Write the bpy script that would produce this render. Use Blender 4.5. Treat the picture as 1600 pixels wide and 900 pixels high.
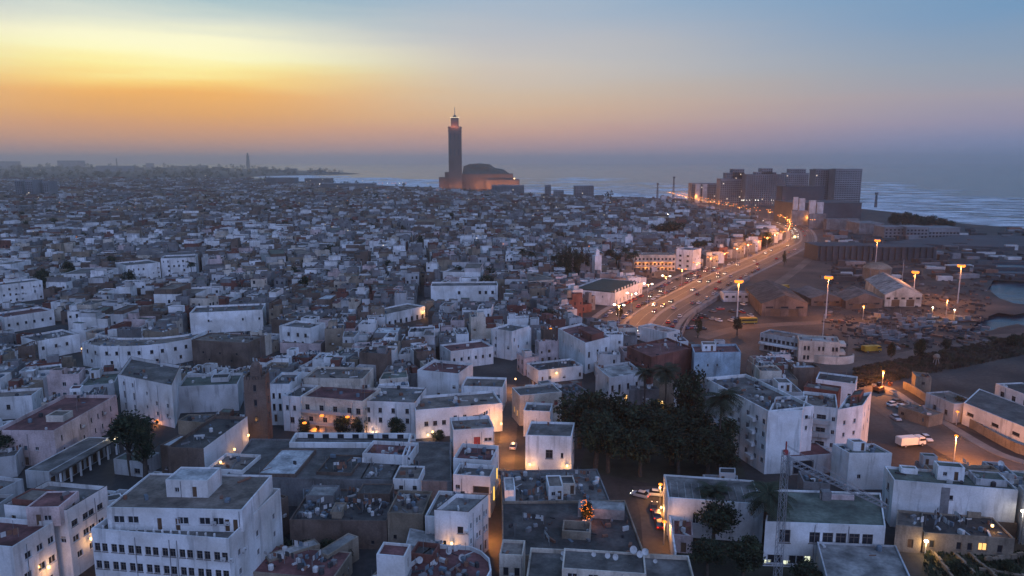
import bpy, math, random
from mathutils import Vector, Matrix
from mathutils.geometry import tessellate_polygon

for o in list(bpy.data.objects):
    bpy.data.objects.remove(o)
SC = bpy.context.scene
COL = SC.collection
R = random.Random(7)

# ------------------------------------------------------------------ camera
CAMH, F, CX, CY, VH = 75.0, 1150.0, 800.0, 450.0, 251.5
PITCH = math.atan((CY - VH) / F)
CP, SP = math.cos(PITCH), math.sin(PITCH)
cam = bpy.data.cameras.new('camera')
cam.sensor_width = 36.0
cam.lens = F / 1600 * 36
cam.clip_start = 1.0
cam.clip_end = 120000.0
camo = bpy.data.objects.new('camera', cam)
camo.location = (0, 0, CAMH)
camo.rotation_euler = (math.pi / 2 - PITCH, 0, 0)
COL.objects.link(camo)
SC.camera = camo
SC.render.engine = 'CYCLES'
SC.render.resolution_x, SC.render.resolution_y = 1024, 576
SC.view_settings.view_transform = 'Standard'
SC.view_settings.look = 'None'
SC.view_settings.exposure = 0.0
SC.view_settings.gamma = 1.0
cy = SC.cycles
cy.use_denoising = True
cy.max_bounces = 4
cy.diffuse_bounces = 2
cy.glossy_bounces = 2
cy.transmission_bounces = 2
cy.volume_bounces = 2
cy.transparent_max_bounces = 6
cy.caustics_reflective = False
cy.caustics_refractive = False
cy.sample_clamp_indirect = 3.0

def G(u, v, z=0.0):
    """the point at height z that is seen at photo pixel (u, v)"""
    x, yu = (u - CX) / F, -(v - CY) / F
    d = Vector((x, yu * SP + CP, yu * CP - SP))
    t = (z - CAMH) / d.z
    return Vector((d.x * t, d.y * t, z))

def PJ(x, y, z):
    dz = z - CAMH
    f = y * CP - dz * SP
    up = y * SP + dz * CP
    if f < 1: f = 1
    return CX + F * x / f, CY - F * up / f, f

# ------------------------------------------------------------------ sky: an evening dome, warm to the left, blue to the right and above
def lin(c):
    return tuple(((x / 255) / 12.92 if x <= 10 else (((x / 255) + .055) / 1.055) ** 2.4) for x in c) + (1,)

W = bpy.data.worlds.new('World'); SC.world = W; W.use_nodes = True
nt = W.node_tree; nt.nodes.clear()
def N(t, **k):
    n = nt.nodes.new(t)
    for a, b in k.items(): setattr(n, a, b)
    return n
def L(a, b): nt.links.new(a, b)
def MT(op, a, b=None, clamp=False):
    n = N('ShaderNodeMath', operation=op, use_clamp=clamp)
    for i, x in enumerate((a, b)):
        if x is None: continue
        if hasattr(x, 'is_output'): L(x, n.inputs[i])
        else: n.inputs[i].default_value = x
    return n.outputs[0]
tc = N('ShaderNodeTexCoord'); sx = N('ShaderNodeSeparateXYZ'); L(tc.outputs['Generated'], sx.inputs[0])
SUNAZ = math.radians(-25)
hl = MT('SQRT', MT('ADD', MT('MULTIPLY', sx.outputs[0], sx.outputs[0]), MT('MULTIPLY', sx.outputs[1], sx.outputs[1])))
dt = MT('DIVIDE', MT('ADD', MT('MULTIPLY', sx.outputs[0], math.sin(SUNAZ)), MT('MULTIPLY', sx.outputs[1], math.cos(SUNAZ))), MT('MAXIMUM', hl, .0001))
daz = MT('MULTIPLY', MT('ARCCOSINE', MT('MINIMUM', MT('MAXIMUM', dt, -1.0), 1.0)), 180 / math.pi)
# gentle uneven bands of thin cloud
mp = N('ShaderNodeMapping'); mp.inputs['Scale'].default_value = (2.2, 2.2, 26); L(tc.outputs['Generated'], mp.inputs[0])
nz = N('ShaderNodeTexNoise'); nz.inputs['Scale'].default_value = 1.5; nz.inputs['Detail'].default_value = 5; L(mp.outputs[0], nz.inputs['Vector'])
band = MT('MULTIPLY', MT('SUBTRACT', nz.outputs[0], .5), .034)
zz = MT('MAXIMUM', MT('ADD', sx.outputs[2], MT('MULTIPLY', band, MT('MINIMUM', MT('MULTIPLY', MT('ABSOLUTE', sx.outputs[2]), 12), 1.0))), 0.0)
fz = MT('SQRT', zz)
def ramp(stops):
    r = N('ShaderNodeValToRGB'); cr = r.color_ramp; cr.interpolation = 'EASE' if False else 'LINEAR'
    while len(cr.elements) < len(stops): cr.elements.new(.5)
    for e, (deg, c) in zip(cr.elements, stops):
        e.position = math.sqrt(max(0, math.sin(math.radians(deg))))
    for e, (deg, c) in zip(cr.elements, stops):
        e.color = lin(c)
    L(fz, r.inputs[0]); return r.outputs[0]
SUNR = ramp([(0, (168, 138, 134)), (1.0, (192, 148, 128)), (2.2, (216, 158, 110)), (3.4, (230, 168, 96)), (4.6, (244, 180, 94)), (5.5, (254, 212, 120)),
             (6.3, (255, 238, 156)), (7.2, (255, 250, 194)), (8.2, (252, 248, 206)), (9.4, (214, 220, 206)), (11, (152, 184, 196)), (16, (120, 158, 188)), (35, (98, 136, 184)), (90, (92, 130, 184))])
MIDR = ramp([(0, (156, 138, 150)), (1.2, (188, 150, 142)), (2.4, (206, 162, 138)), (3.6, (214, 178, 142)), (5.0, (210, 186, 158)), (7, (202, 194, 184)),
             (9, (188, 188, 190)), (12.3, (152, 176, 198)), (16, (120, 156, 190)), (35, (92, 130, 178)), (90, (86, 122, 176))])
RGTR = ramp([(0, (100, 122, 162)), (1.2, (126, 134, 168)), (2.6, (150, 144, 166)), (4.2, (160, 154, 164)), (6, (144, 156, 172)), (9, (118, 150, 182)),
             (12.3, (98, 146, 186)), (18, (92, 138, 184)), (35, (90, 130, 178)), (90, (86, 122, 176))])
ANTR = ramp([(0, (92, 104, 150)), (3, (118, 118, 160)), (8, (128, 134, 180)), (18, (112, 140, 188)), (40, (96, 132, 182)), (90, (86, 122, 176))])
def mixc(a, b, lo, hi):
    mr = N('ShaderNodeMapRange', interpolation_type='SMOOTHSTEP'); L(daz, mr.inputs[0])
    mr.inputs[1].default_value = lo; mr.inputs[2].default_value = hi
    m = N('ShaderNodeMix', data_type='RGBA'); L(mr.outputs[0], m.inputs[0]); L(a, m.inputs[6]); L(b, m.inputs[7]); return m.outputs[2]
sky = mixc(mixc(mixc(SUNR, MIDR, 2, 25), RGTR, 20, 60), ANTR, 62, 140)
bg = N('ShaderNodeBackground'); bg.inputs[1].default_value = 1.1; L(sky, bg.inputs[0])
wo = N('ShaderNodeOutputWorld'); L(bg.outputs[0], wo.inputs[0])

# soft bluish fill from behind the camera, added to brighten the white walls
sl = bpy.data.lights.new('fill_sun', 'SUN'); sl.energy = 1.6; sl.angle = math.radians(80); sl.color = (.48, .585, 1.0)
so = bpy.data.objects.new('fill_sun', sl); COL.objects.link(so)
so.rotation_euler = (math.radians(58), 0, math.radians(24))

LAMP = (1.0, .34, .07)       # sodium light
WARM = (1.0, .62, .22)
BLVD_W, MAST_W, WALL_W = 12500.0, 32000.0, 420.0
HAZE = 1.05e-4

# ------------------------------------------------------------------ materials
MATS = {}
def nodes(m):
    m.use_nodes = True
    t = m.node_tree; t.nodes.clear(); return t
def mat(name, c, rough=.85, var=.25, scale=.35, streak=0.0, bump=0.0, fine=3.0, rnd=0.0, metal=0.0, spec=.3, c2=None):
    if name in MATS: return MATS[name]
    m = bpy.data.materials.new(name); t = nodes(m); nw = t.nodes.new; lk = t.links.new
    o = nw('ShaderNodeOutputMaterial'); p = nw('ShaderNodeBsdfPrincipled'); lk(p.outputs[0], o.inputs[0])
    p.inputs['Roughness'].default_value = rough; p.inputs['Metallic'].default_value = metal
    p.inputs['Specular IOR Level'].default_value = spec
    g = nw('ShaderNodeNewGeometry')
    n1 = nw('ShaderNodeTexNoise'); n1.inputs['Scale'].default_value = scale; n1.inputs['Detail'].default_value = 4; lk(g.outputs['Position'], n1.inputs['Vector'])
    n2 = nw('ShaderNodeTexNoise'); n2.inputs['Scale'].default_value = fine; n2.inputs['Detail'].default_value = 2; lk(g.outputs['Position'], n2.inputs['Vector'])
    def mr(inp, lo, hi, a=.3, b=.7):
        r = nw('ShaderNodeMapRange'); lk(inp, r.inputs[0]); r.inputs[1].default_value = a; r.inputs[2].default_value = b
        r.inputs[3].default_value = lo; r.inputs[4].default_value = hi; return r.outputs[0]
    def mul(a, b):
        r = nw('ShaderNodeMath'); r.operation = 'MULTIPLY'; lk(a, r.inputs[0]); lk(b, r.inputs[1]); return r.outputs[0]
    f = mul(mr(n1.outputs[0], 1 - var, 1 + var * .35), mr(n2.outputs[0], 1 - var * .5, 1 + var * .2))
    if streak:
        mp = nw('ShaderNodeMapping'); mp.inputs['Scale'].default_value = (.9, .9, .11); lk(g.outputs['Position'], mp.inputs[0])
        n3 = nw('ShaderNodeTexNoise'); n3.inputs['Scale'].default_value = 1.0; n3.inputs['Detail'].default_value = 4; lk(mp.outputs[0], n3.inputs['Vector'])
        f = mul(f, mr(n3.outputs[0], 1 - streak, 1.0, .33, .45))
    if rnd:
        oi = nw('ShaderNodeObjectInfo'); f = mul(f, mr(oi.outputs['Random'], 1 - rnd, 1.0, 0, 1))
    mx = nw('ShaderNodeMix'); mx.data_type = 'RGBA'; mx.blend_type = 'MULTIPLY'; mx.inputs[0].default_value = 1.0
    if c2:
        n4 = nw('ShaderNodeTexNoise'); n4.inputs['Scale'].default_value = scale * .6; n4.inputs['Detail'].default_value = 3; lk(g.outputs['Position'], n4.inputs['Vector'])
        m2 = nw('ShaderNodeMix'); m2.data_type = 'RGBA'; lk(mr(n4.outputs[0], 0, 1, .42, .6), m2.inputs[0])
        m2.inputs[6].default_value = (*c, 1); m2.inputs[7].default_value = (*c2, 1); lk(m2.outputs[2], mx.inputs[6])
    else: mx.inputs[6].default_value = (*c, 1)
    cb = nw('ShaderNodeCombineColor'); [lk(f, cb.inputs[i]) for i in range(3)]
    lk(cb.outputs[0], mx.inputs[7]); lk(mx.outputs[2], p.inputs['Base Color'])
    if bump:
        b = nw('ShaderNodeBump'); b.inputs['Strength'].default_value = bump; b.inputs['Distance'].default_value = .1; lk(n2.outputs[0], b.inputs['Height']); lk(b.outputs[0], p.inputs['Normal'])
    MATS[name] = m; return m
def emit(name, c, s):
    if name in MATS: return MATS[name]
    m = bpy.data.materials.new(name); t = nodes(m)
    o = t.nodes.new('ShaderNodeOutputMaterial'); e = t.nodes.new('ShaderNodeEmission'); e.inputs[0].default_value = (*c, 1); e.inputs[1].default_value = s
    t.links.new(e.outputs[0], o.inputs[0]); m.cycles.emission_sampling = 'NONE'; MATS[name] = m; return m

WALLC = {'white': (.76, .77, .79), 'chalk': (.5, .51, .53), 'cream': (.62, .56, .49), 'pink': (.62, .5, .5), 'brown': (.17, .125, .105), 'brick': (.2, .085, .07),
         'grey': (.22, .22, .23), 'tan': (.31, .255, .2), 'blue': (.42, .55, .66)}
for k, c in WALLC.items():
    mat('wall_' + k, c, var=.2 if k in ('white', 'chalk') else .4, scale=.22, streak=.3, rnd=.14, bump=.25, c2=tuple(x * y for x, y in zip(c, (.8, .77, .73))))
ROOFC = {'grey': (.128, .117, .11), 'dark': (.068, .062, .059), 'maroon': (.15, .065, .062), 'tan': (.17, .14, .12), 'green': (.1, .115, .095), 'pale': (.27, .26, .25), 'light': (.44, .45, .46)}
for k, c in ROOFC.items():
    mat('roof_' + k, c, var=.55, scale=.3, fine=1.6, rnd=.25, bump=.4, c2=tuple(x * 1.5 for x in c))
GLASS = mat('window_glass', (.025, .028, .035), rough=.12, var=.1, spec=.5)
FRAME = mat('window_frame', (.45, .45, .46), var=.1)
FRAMED = mat('dark_frame', (.12, .1, .09), var=.1)
WOOD = mat('door_wood', (.13, .08, .05), var=.3)
REDW = mat('red_paint', (.3, .06, .06), var=.3)
LITG = emit('lit_window', (1, .55, .18), 1.6)
LITW = emit('lit_window_pale', (.9, .95, .7), 1.1)
BULB = emit('sodium_bulb', (1, .29, .04), 2.2)
BULBW = emit('warm_bulb', (1, .58, .22), 5)
BULBC = emit('white_bulb', (1, .92, .78), 9)
HEADL = emit('headlight', (1, .9, .7), 7)
TAILL = emit('taillight', (1, .04, .02), 2.5)
METAL = mat('galvanised_metal', (.3, .31, .33), rough=.5, metal=.4, var=.2)
POLE = mat('pole_paint', (.32, .33, .35), var=.15, rough=.6)
CLUT = [mat('clutter_pale', (.5, .5, .5), var=.3), mat('clutter_grey', (.2, .2, .21), var=.3), mat('clutter_rust', (.2, .1, .07), var=.3), mat('clutter_blue', (.13, .17, .21), var=.3), mat('clutter_dark', (.05, .05, .055), var=.3)]
ASPH = mat('asphalt', (.075, .07, .066), var=.35, scale=.08, fine=1.2, rough=.75)
EARTH = mat('trodden_earth', (.085, .068, .058), var=.6, scale=.05, fine=.8, c2=(.05, .046, .045))
DUST = mat('dusty_road', (.13, .105, .088), var=.45, scale=.06, fine=.9, c2=(.1, .085, .075))
CITYG = mat('city_ground', (.045, .042, .042), var=.5, scale=.06, fine=.9, c2=(.07, .062, .056))
PAVE = mat('pavement', (.2, .19, .18), var=.3, scale=.3)
PAINT = mat('road_paint', (.6, .6, .58), var=.3)
LEAF = [mat('leaf_dark', (.022, .034, .02), rough=.9, var=.6, scale=.5, rnd=.3, c2=(.04, .06, .03)), mat('leaf_mid', (.04, .055, .03), rough=.9, var=.6, scale=.5, rnd=.3, c2=(.065, .08, .04))]
BARK = mat('bark', (.08, .065, .055), var=.4, scale=2)
PALM = mat('palm_frond', (.035, .05, .03), var=.4, rnd=.2)
STONE = mat('mosque_stone', (.115, .09, .08), var=.2, scale=.05, fine=.3)
MROOF = mat('mosque_roof_tiles', (.08, .1, .09), var=.3, scale=.1)
DARKB = mat('far_concrete', (.2, .205, .22), var=.35, scale=.04, fine=.4)
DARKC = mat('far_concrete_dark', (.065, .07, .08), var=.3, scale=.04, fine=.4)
GREENR = mat('green_tiles', (.035, .06, .05), var=.4, scale=.5)

# ------------------------------------------------------------------ mesh builder
class MB:
    def __init__(s): s.v = []; s.f = []; s.m = []
    def quad(s, a, b, c, d, m=0):
        i = len(s.v); s.v += [tuple(a), tuple(b), tuple(c), tuple(d)]; s.f.append((i, i + 1, i + 2, i + 3)); s.m.append(m)
    def poly(s, pts, m=0):
        i = len(s.v); s.v += [tuple(p) for p in pts]; s.f.append(tuple(range(i, i + len(pts)))); s.m.append(m)
    def box(s, x0, x1, y0, y1, z0, z1, m=0):
        s.prism([(x0, y0), (x1, y0), (x1, y1), (x0, y1)], z0, z1, m)
    def prism(s, pl, z0, z1, m=0, mt=None, bottom=True):
        i = len(s.v); n = len(pl)
        s.v += [(p[0], p[1], z0) for p in pl] + [(p[0], p[1], z1) for p in pl]
        for k in range(n):
            k2 = (k + 1) % n; s.f.append((i + k, i + k2, i + n + k2, i + n + k)); s.m.append(m)
        s.f.append(tuple(range(i + n, i + 2 * n))); s.m.append(m if mt is None else mt)
        if bottom: s.f.append(tuple(range(i + n - 1, i - 1, -1))); s.m.append(m)
    def obox(s, c, ang, lx, ly, z0, z1, m=0):
        ca, sa = math.cos(ang), math.sin(ang)
        s.prism([(c[0] + ca * x - sa * y, c[1] + sa * x + ca * y) for x, y in ((-lx / 2, -ly / 2), (lx / 2, -ly / 2), (lx / 2, ly / 2), (-lx / 2, ly / 2))], z0, z1, m)
    def tube(s, pts, rad, n=6, m=0, cap=True):
        if not isinstance(rad, (list, tuple)): rad = [rad] * len(pts)
        pts = [Vector(p) for p in pts]; base = len(s.v)
        for k, p in enumerate(pts):
            d = (pts[min(k + 1, len(pts) - 1)] - pts[max(k - 1, 0)]).normalized()
            a = d.cross(Vector((0, 0, 1)) if abs(d.z) < .9 else Vector((1, 0, 0))).normalized(); b = d.cross(a)
            for j in range(n):
                t = 2 * math.pi * j / n; q = p + (a * math.cos(t) + b * math.sin(t)) * rad[k]; s.v.append(tuple(q))
        for k in range(len(pts) - 1):
            for j in range(n):
                j2 = (j + 1) % n; s.f.append((base + k * n + j, base + (k + 1) * n + j, base + (k + 1) * n + j2, base + k * n + j2)); s.m.append(m)
        if cap:
            s.f.append(tuple(base + j for j in range(n))); s.m.append(m)
            e = base + (len(pts) - 1) * n; s.f.append(tuple(e + j for j in range(n - 1, -1, -1))); s.m.append(m)
    def lathe(s, c, prof, n=12, m=0):
        b = len(s.v)
        for r, z in prof:
            for j in range(n):
                t = 2 * math.pi * j / n; s.v.append((c[0] + r * math.cos(t), c[1] + r * math.sin(t), c[2] + z))
        for k in range(len(prof) - 1):
            for j in range(n):
                j2 = (j + 1) % n; s.f.append((b + k * n + j, b + k * n + j2, b + (k + 1) * n + j2, b + (k + 1) * n + j)); s.m.append(m)
    def mesh(s, name, mats):
        me = bpy.data.meshes.new(name); me.from_pydata(s.v, [], s.f)
        for x in (mats if isinstance(mats, (list, tuple)) else [mats]): me.materials.append(x)
        if isinstance(mats, (list, tuple)) and len(mats) > 1: me.polygons.foreach_set('material_index', s.m)
        me.update(); return me
    def build(s, name, mats, parent=None, off=None):
        if off is not None: s.v = [(x - off[0], y - off[1], z - off[2]) for x, y, z in s.v]
        return link(name, s.mesh(name, mats), parent)

def link(name, me, parent=None, loc=None, rz=0, scale=None):
    o = bpy.data.objects.new(name, me); COL.objects.link(o)
    if parent is not None: o.parent = parent
    if loc is not None: o.location = loc
    if rz: o.rotation_euler = (0, 0, rz)
    if scale: o.scale = scale
    return o
def tag(o, label, cat, group=None):
    o['label'] = label; o['category'] = cat; o['kind'] = 'thing'
    if group: o['group'] = group
    return o
def thing(name, label, cat, loc=(0, 0, 0), rz=0, group=None):
    o = link(name, None, None, loc, rz); o.empty_display_size = 1; return tag(o, label, cat, group)
def struct(o): o['kind'] = 'structure'; return o
def copy_tree(o, parent=None):
    c = o.copy(); COL.objects.link(c); c.parent = parent
    for ch in o.children: copy_tree(ch, c)
    return c
def place(o, loc, rz=0, label=None, group=None, s=None):
    o.location = loc; o.rotation_euler = (0, 0, rz)
    if label: o['label'] = label
    if group: o['group'] = group
    if s: o.scale = (s, s, s)
    return o
def light(parent, loc, e, c, r=.3):
    l = bpy.data.lights.new('lamp_light', 'POINT'); l.energy = e; l.color = c; l.shadow_soft_size = r
    return link('lamp_light', l, parent, loc)

# ------------------------------------------------------------------ window units (x -.5..+.5, z 0..1, outside is -y)
def unit_window(kind, glass, fr):
    b = MB()
    b.quad((-.5, 0, 0), (.5, 0, 0), (.5, 0, 1), (-.5, 0, 1), 0)
    t = .07
    for x0, x1, z0, z1 in ((-.5, -.5 + t, 0, 1), (.5 - t, .5, 0, 1), (-.5 + t, .5 - t, 0, t), (-.5 + t, .5 - t, 1 - t, 1)):
        b.box(x0, x1, -.07, -.003, z0, z1, 1)
    b.box(-.58, .58, -.27, -.004, -.07, -.004, 1)
    if kind >= 1: b.box(-.03, .03, -.06, -.003, t, 1 - t, 1)
    if kind >= 2: b.box(-.5 + t, -.03, -.06, -.003, .62, .67, 1); b.box(.03, .5 - t, -.06, -.003, .62, .67, 1)
    return b.mesh('window', [glass, fr])
def unit_door(m):
    b = MB(); b.quad((-.5, 0, 0), (.5, 0, 0), (.5, 0, 1), (-.5, 0, 1), 0)
    for x0, x1 in ((-.42, -.06), (.06, .42)):
        for z0, z1 in ((.06, .45), (.52, .92)): b.box(x0, x1, -.05, -.003, z0, z1, 0)
    return b.mesh('door', [m])
def unit_shutter(m):
    b = MB(); b.quad((-.5, 0, 0), (.5, 0, 0), (.5, 0, 1), (-.5, 0, 1), 0)
    for x0, x1 in ((-.49, -.02), (.02, .49)):
        for i in range(6): b.box(x0 + .04, x1 - .04, -.06, -.003, .06 + i * .15, .15 + i * .15, 0)
    return b.mesh('window', [m])
def unit_half(glass, fr, cloth):
    b = MB(); b.quad((-.5, 0, 0), (.5, 0, 0), (.5, 0, .55), (-.5, 0, .55), 0); b.quad((-.5, -.02, .55), (.5, -.02, .55), (.5, -.02, 1), (-.5, -.02, 1), 2); b.box(-.03, .03, -.07, -.025, 0, 1, 1); b.box(-.5, .5, -.08, -.025, .53, .57, 1)
    return b.mesh('window', [glass, fr, cloth])
UW = {'sh': unit_shutter(mat('shutter_blue', (.1, .14, .17), var=.3)), 'sb': unit_shutter(WOOD), 'wh': unit_half(GLASS, FRAME, mat('roller_blind', (.4, .39, .36), var=.2)), 'w0': unit_window(0, GLASS, FRAMED), 'w1': unit_window(1, GLASS, FRAME), 'w2': unit_window(2, GLASS, FRAMED), 'lit': unit_window(1, LITG, FRAMED), 'litw': unit_window(1, LITW, FRAMED),
      'door': unit_door(WOOD), 'red': unit_door(REDW)}

def inset(pl, d):
    n = len(pl); out = []
    for i in range(n):
        p0, p1, p2 = Vector(pl[i - 1][:2]), Vector(pl[i][:2]), Vector(pl[(i + 1) % n][:2])
        a, b = (p1 - p0), (p2 - p1)
        if a.length < 1e-6 or b.length < 1e-6: out.append(tuple(p1)); continue
        a.normalize(); b.normalize()
        na, nb = Vector((-a.y, a.x)), Vector((-b.y, b.x)); m = na + nb
        k = 1 + na.dot(nb)
        out.append(tuple(p1 + m * (d / max(k, .35))))
    return out
def area(pl):
    return .5 * sum(pl[i - 1][0] * pl[i][1] - pl[i][0] * pl[i - 1][1] for i in range(len(pl)))
def inside(pl, x, y):
    c = False; j = len(pl) - 1
    for i in range(len(pl)):
        xi, yi = pl[i][0], pl[i][1]; xj, yj = pl[j][0], pl[j][1]
        if (yi > y) != (yj > y) and x < (xj - xi) * (y - yi) / (yj - yi) + xi: c = not c
        j = i
    return c
EXCL = []          # ground that the filler houses keep off
KEEP = []          # (u0, u1, v lowest, distance) pieces of facade that nearer filler must not cover
LAND = []          # landmarks for labels: (phrase, u, v)
MARKS = []

DEPTH = .2
def facade(b, p, q, z0, z1, ops, m=0):
    """one wall from p to q with real openings; returns placements of their fillings"""
    L_ = math.hypot(q[0] - p[0], q[1] - p[1]); d = ((q[0] - p[0]) / L_, (q[1] - p[1]) / L_); nin = (-d[1], d[0])
    ops = [o for o in ops if o[0] > .1 and o[1] < L_ - .1 and o[2] >= z0 and o[3] < z1 - .05]
    def P(s, z, k=0.0): return (p[0] + d[0] * s + nin[0] * k, p[1] + d[1] * s + nin[1] * k, z)
    us = sorted({0.0, L_, *[o[0] for o in ops], *[o[1] for o in ops]}); zs = sorted({z0, z1, *[o[2] for o in ops], *[o[3] for o in ops]})
    for zi in range(len(zs) - 1):
        zc = (zs[zi] + zs[zi + 1]) / 2; row = [o for o in ops if o[2] < zc < o[3]]; start = 0.0
        if not row: b.quad(P(0, zs[zi]), P(L_, zs[zi]), P(L_, zs[zi + 1]), P(0, zs[zi + 1]), m); continue
        for o in sorted(row):
            if o[0] > start: b.quad(P(start, zs[zi]), P(o[0], zs[zi]), P(o[0], zs[zi + 1]), P(start, zs[zi + 1]), m)
            start = max(start, o[1])
        if start < L_: b.quad(P(start, zs[zi]), P(L_, zs[zi]), P(L_, zs[zi + 1]), P(start, zs[zi + 1]), m)
    out = []
    for o in ops:
        s0, s1, a, c = o[:4]; k = DEPTH
        b.quad(P(s0, a), P(s0, a, k), P(s0, c, k), P(s0, c), m); b.quad(P(s1, a, k), P(s1, a), P(s1, c), P(s1, c, k), m)
        b.quad(P(s0, a), P(s1, a), P(s1, a, k), P(s0, a, k), m); b.quad(P(s0, c, k), P(s1, c, k), P(s1, c), P(s0, c), m)
        out.append((P((s0 + s1) / 2, a, k - .02), math.atan2(d[1], d[0]), s1 - s0, c - a, o[4] if len(o) > 4 else 'w1'))
    return out

def rows(L_, spec):
    """window rows: (sill z, height, width, n or list of fractions, kind)"""
    out = []
    for z, h, w, n, *k in spec:
        fr = [(i + .5) / n for i in range(n)] if isinstance(n, int) else n
        for i, f in enumerate(fr):
            kk = k[0] if k else 'w1'
            if isinstance(kk, (list, tuple)): kk = kk[i % len(kk)]
            out.append((f * L_ - w / 2, f * L_ + w / 2, z, z + h, kk))
    return out

ACB = MB(); ACB.box(-.42, .42, -.32, -.01, 0, .58, 0); ACB.lathe((.12, -.33, .29), [(.01, 0), (.2, .004)], 8, 1); ACB.box(-.4, -.34, -.3, .0, -.12, 0, 1); ACB.box(.34, .4, -.3, .0, -.12, 0, 1)
ACM = ACB.mesh('air_conditioner', [CLUT[0], CLUT[4]])
DPB = MB(); DPB.tube([(0, 0, 0), (0, 0, 1)], .055, 6); DPM = DPB.mesh('drainpipe', CLUT[1])
def bldg(root, pl, z0, H, wm, rm, par=.8, ops=None, wname='wall', roof=True, winparts=True, cap=None):
    """walls with openings, a parapet with thickness, and a flat roof, as parts of root"""
    off = root.location; b = MB(); n = len(pl); zt = H + par; wins = []
    for i in range(n):
        p, q = pl[i], pl[(i + 1) % n]
        wins += facade(b, p, q, z0, zt, (ops or {}).get(i, []))
    inn = inset(pl, .25)
    for i in range(n):
        p, q, a, c = pl[i], pl[(i + 1) % n], inn[i], inn[(i + 1) % n]
        b.quad((*p[:2], zt), (*q[:2], zt), (*c, zt), (*a, zt), 1 if cap else 0)
        b.quad((*a, zt), (*c, zt), (*c, H - .1), (*a, H - .1), 0)
    w = b.build(wname, [MATS['wall_' + wm]] + ([cap] if cap else []), root, off)
    if roof:
        r = MB(); r.poly([(x, y, H) for x, y in inset(pl, .2)]); r.build('roof', MATS['roof_' + rm], root, off)
    for j, (c, rz, ww, hh, k) in enumerate(wins):
        hsh = int(abs(c[0] * 37 + c[1] * 91 + c[2] * 53)) % 11
        if hsh == 0 and c[2] > 2.5: link('air_conditioner', ACM, root, (c[0] - off[0] + math.sin(rz) * .2 + math.cos(rz) * (ww / 2 + .6), c[1] - off[1] - math.cos(rz) * .2 + math.sin(rz) * (ww / 2 + .6), c[2] - off[2] + .1), rz)
        if hsh == 4 and par > .1: link('drainpipe', DPM, root, (c[0] - off[0] + math.sin(rz) * .24 + math.cos(rz) * (ww / 2 + .35), c[1] - off[1] - math.cos(rz) * .24 + math.sin(rz) * (ww / 2 + .35), z0 + .02), rz, (1, 1, H - z0))
        nm = 'door' if k in ('door', 'red') else 'window'
        link(nm, UW[k], root, (c[0] - off[0], c[1] - off[1], c[2] - off[2]), rz, (ww, 1, hh))
    return w

def clutter(root, pl, z, rng, n, name='roof_clutter', big=1.0):
    """odds and ends lying about on a roof, joined: nobody could count them"""
    b = MB(); xs = [p[0] for p in pl]; ys = [p[1] for p in pl]; k = 0; inn = inset(pl, .9)
    for _ in range(n * 4):
        if k >= n: break
        x, y = rng.uniform(min(xs), max(xs)), rng.uniform(min(ys), max(ys))
        if not inside(inn, x, y): continue
        k += 1; t = rng.random(); a = rng.uniform(0, 3.1)
        if t < .5: b.obox((x, y), a, rng.uniform(.3, 1.3) * big, rng.uniform(.2, .8) * big, z - .05, z + rng.uniform(.15, .9) * big, rng.randrange(5))
        elif t < .75: b.obox((x, y), a, rng.uniform(1, 2.8) * big, rng.uniform(.06, .5), z - .05, z + rng.uniform(.06, .5), rng.randrange(5))
        elif t < .83:
            ca, sa = math.cos(a), math.sin(a); l_ = rng.uniform(2, 4.5)
            for e_ in (0, 1): b.tube([(x + ca * l_ * e_, y + sa * l_ * e_, z - .05), (x + ca * l_ * e_, y + sa * l_ * e_, z + 1.8)], .04, 4, 1)
            q_ = .1
            while q_ < l_ - .7:
                w_ = rng.uniform(.4, .9); h_ = rng.uniform(.5, 1.2); b.prism([(x + ca * q_ - sa * .01, y + sa * q_ + ca * .01), (x + ca * (q_ + w_) - sa * .01, y + sa * (q_ + w_) + ca * .01), (x + ca * (q_ + w_) + sa * .02, y + sa * (q_ + w_) - ca * .02), (x + ca * q_ + sa * .02, y + sa * q_ - ca * .02)], z + 1.75 - h_, z + 1.75, rng.choice((0, 0, 2, 3, 4))); q_ += w_ + rng.uniform(.1, .5)
        elif t < .92: b.lathe((x, y, z), [(.45, 0), (.5, .1), (.5, .9), (.3, 1.05), (.05, 1.1)], 8, rng.choice((0, 1, 3, 4)))
        else: b.tube([(x, y, z - .05), (x, y, z + rng.uniform(1.5, 3))], .04, 4, 1)
    if k:
        o = b.build(name, CLUT, root, root.location); o['kind'] = 'stuff'
DISH = None
def dish(root, x, y, z, rng, s=1.0, rz=None):
    global DISH
    if DISH is None:
        b = MB(); b.tube([(0, 0, 0), (0, 0, .7)], .05, 5, 1)
        prof = [(.02, 0), (.25, .04), (.45, .13), (.6, .26)]
        q = MB(); q.lathe((0, 0, 0), prof, 12, 0); M_ = Matrix.Translation((0, -.05, .85)) @ Matrix.Rotation(math.radians(62), 4, 'X')
        i = len(b.v); b.v += [tuple(M_ @ Vector(v)) for v in q.v]; b.f += [tuple(i + k for k in f) for f in q.f]; b.m += q.m
        b.tube([M_ @ Vector((.3, .3, .1)), M_ @ Vector((0, 0, .6))], .02, 4, 1); DISH = b.mesh('satellite_dish', [CLUT[0], CLUT[1]])
    return link('satellite_dish', DISH, root, (x - root.location[0], y - root.location[1], z - root.location[2]), rng.uniform(-.4, .7) if rz is None else rz, (s, s, s))

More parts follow.
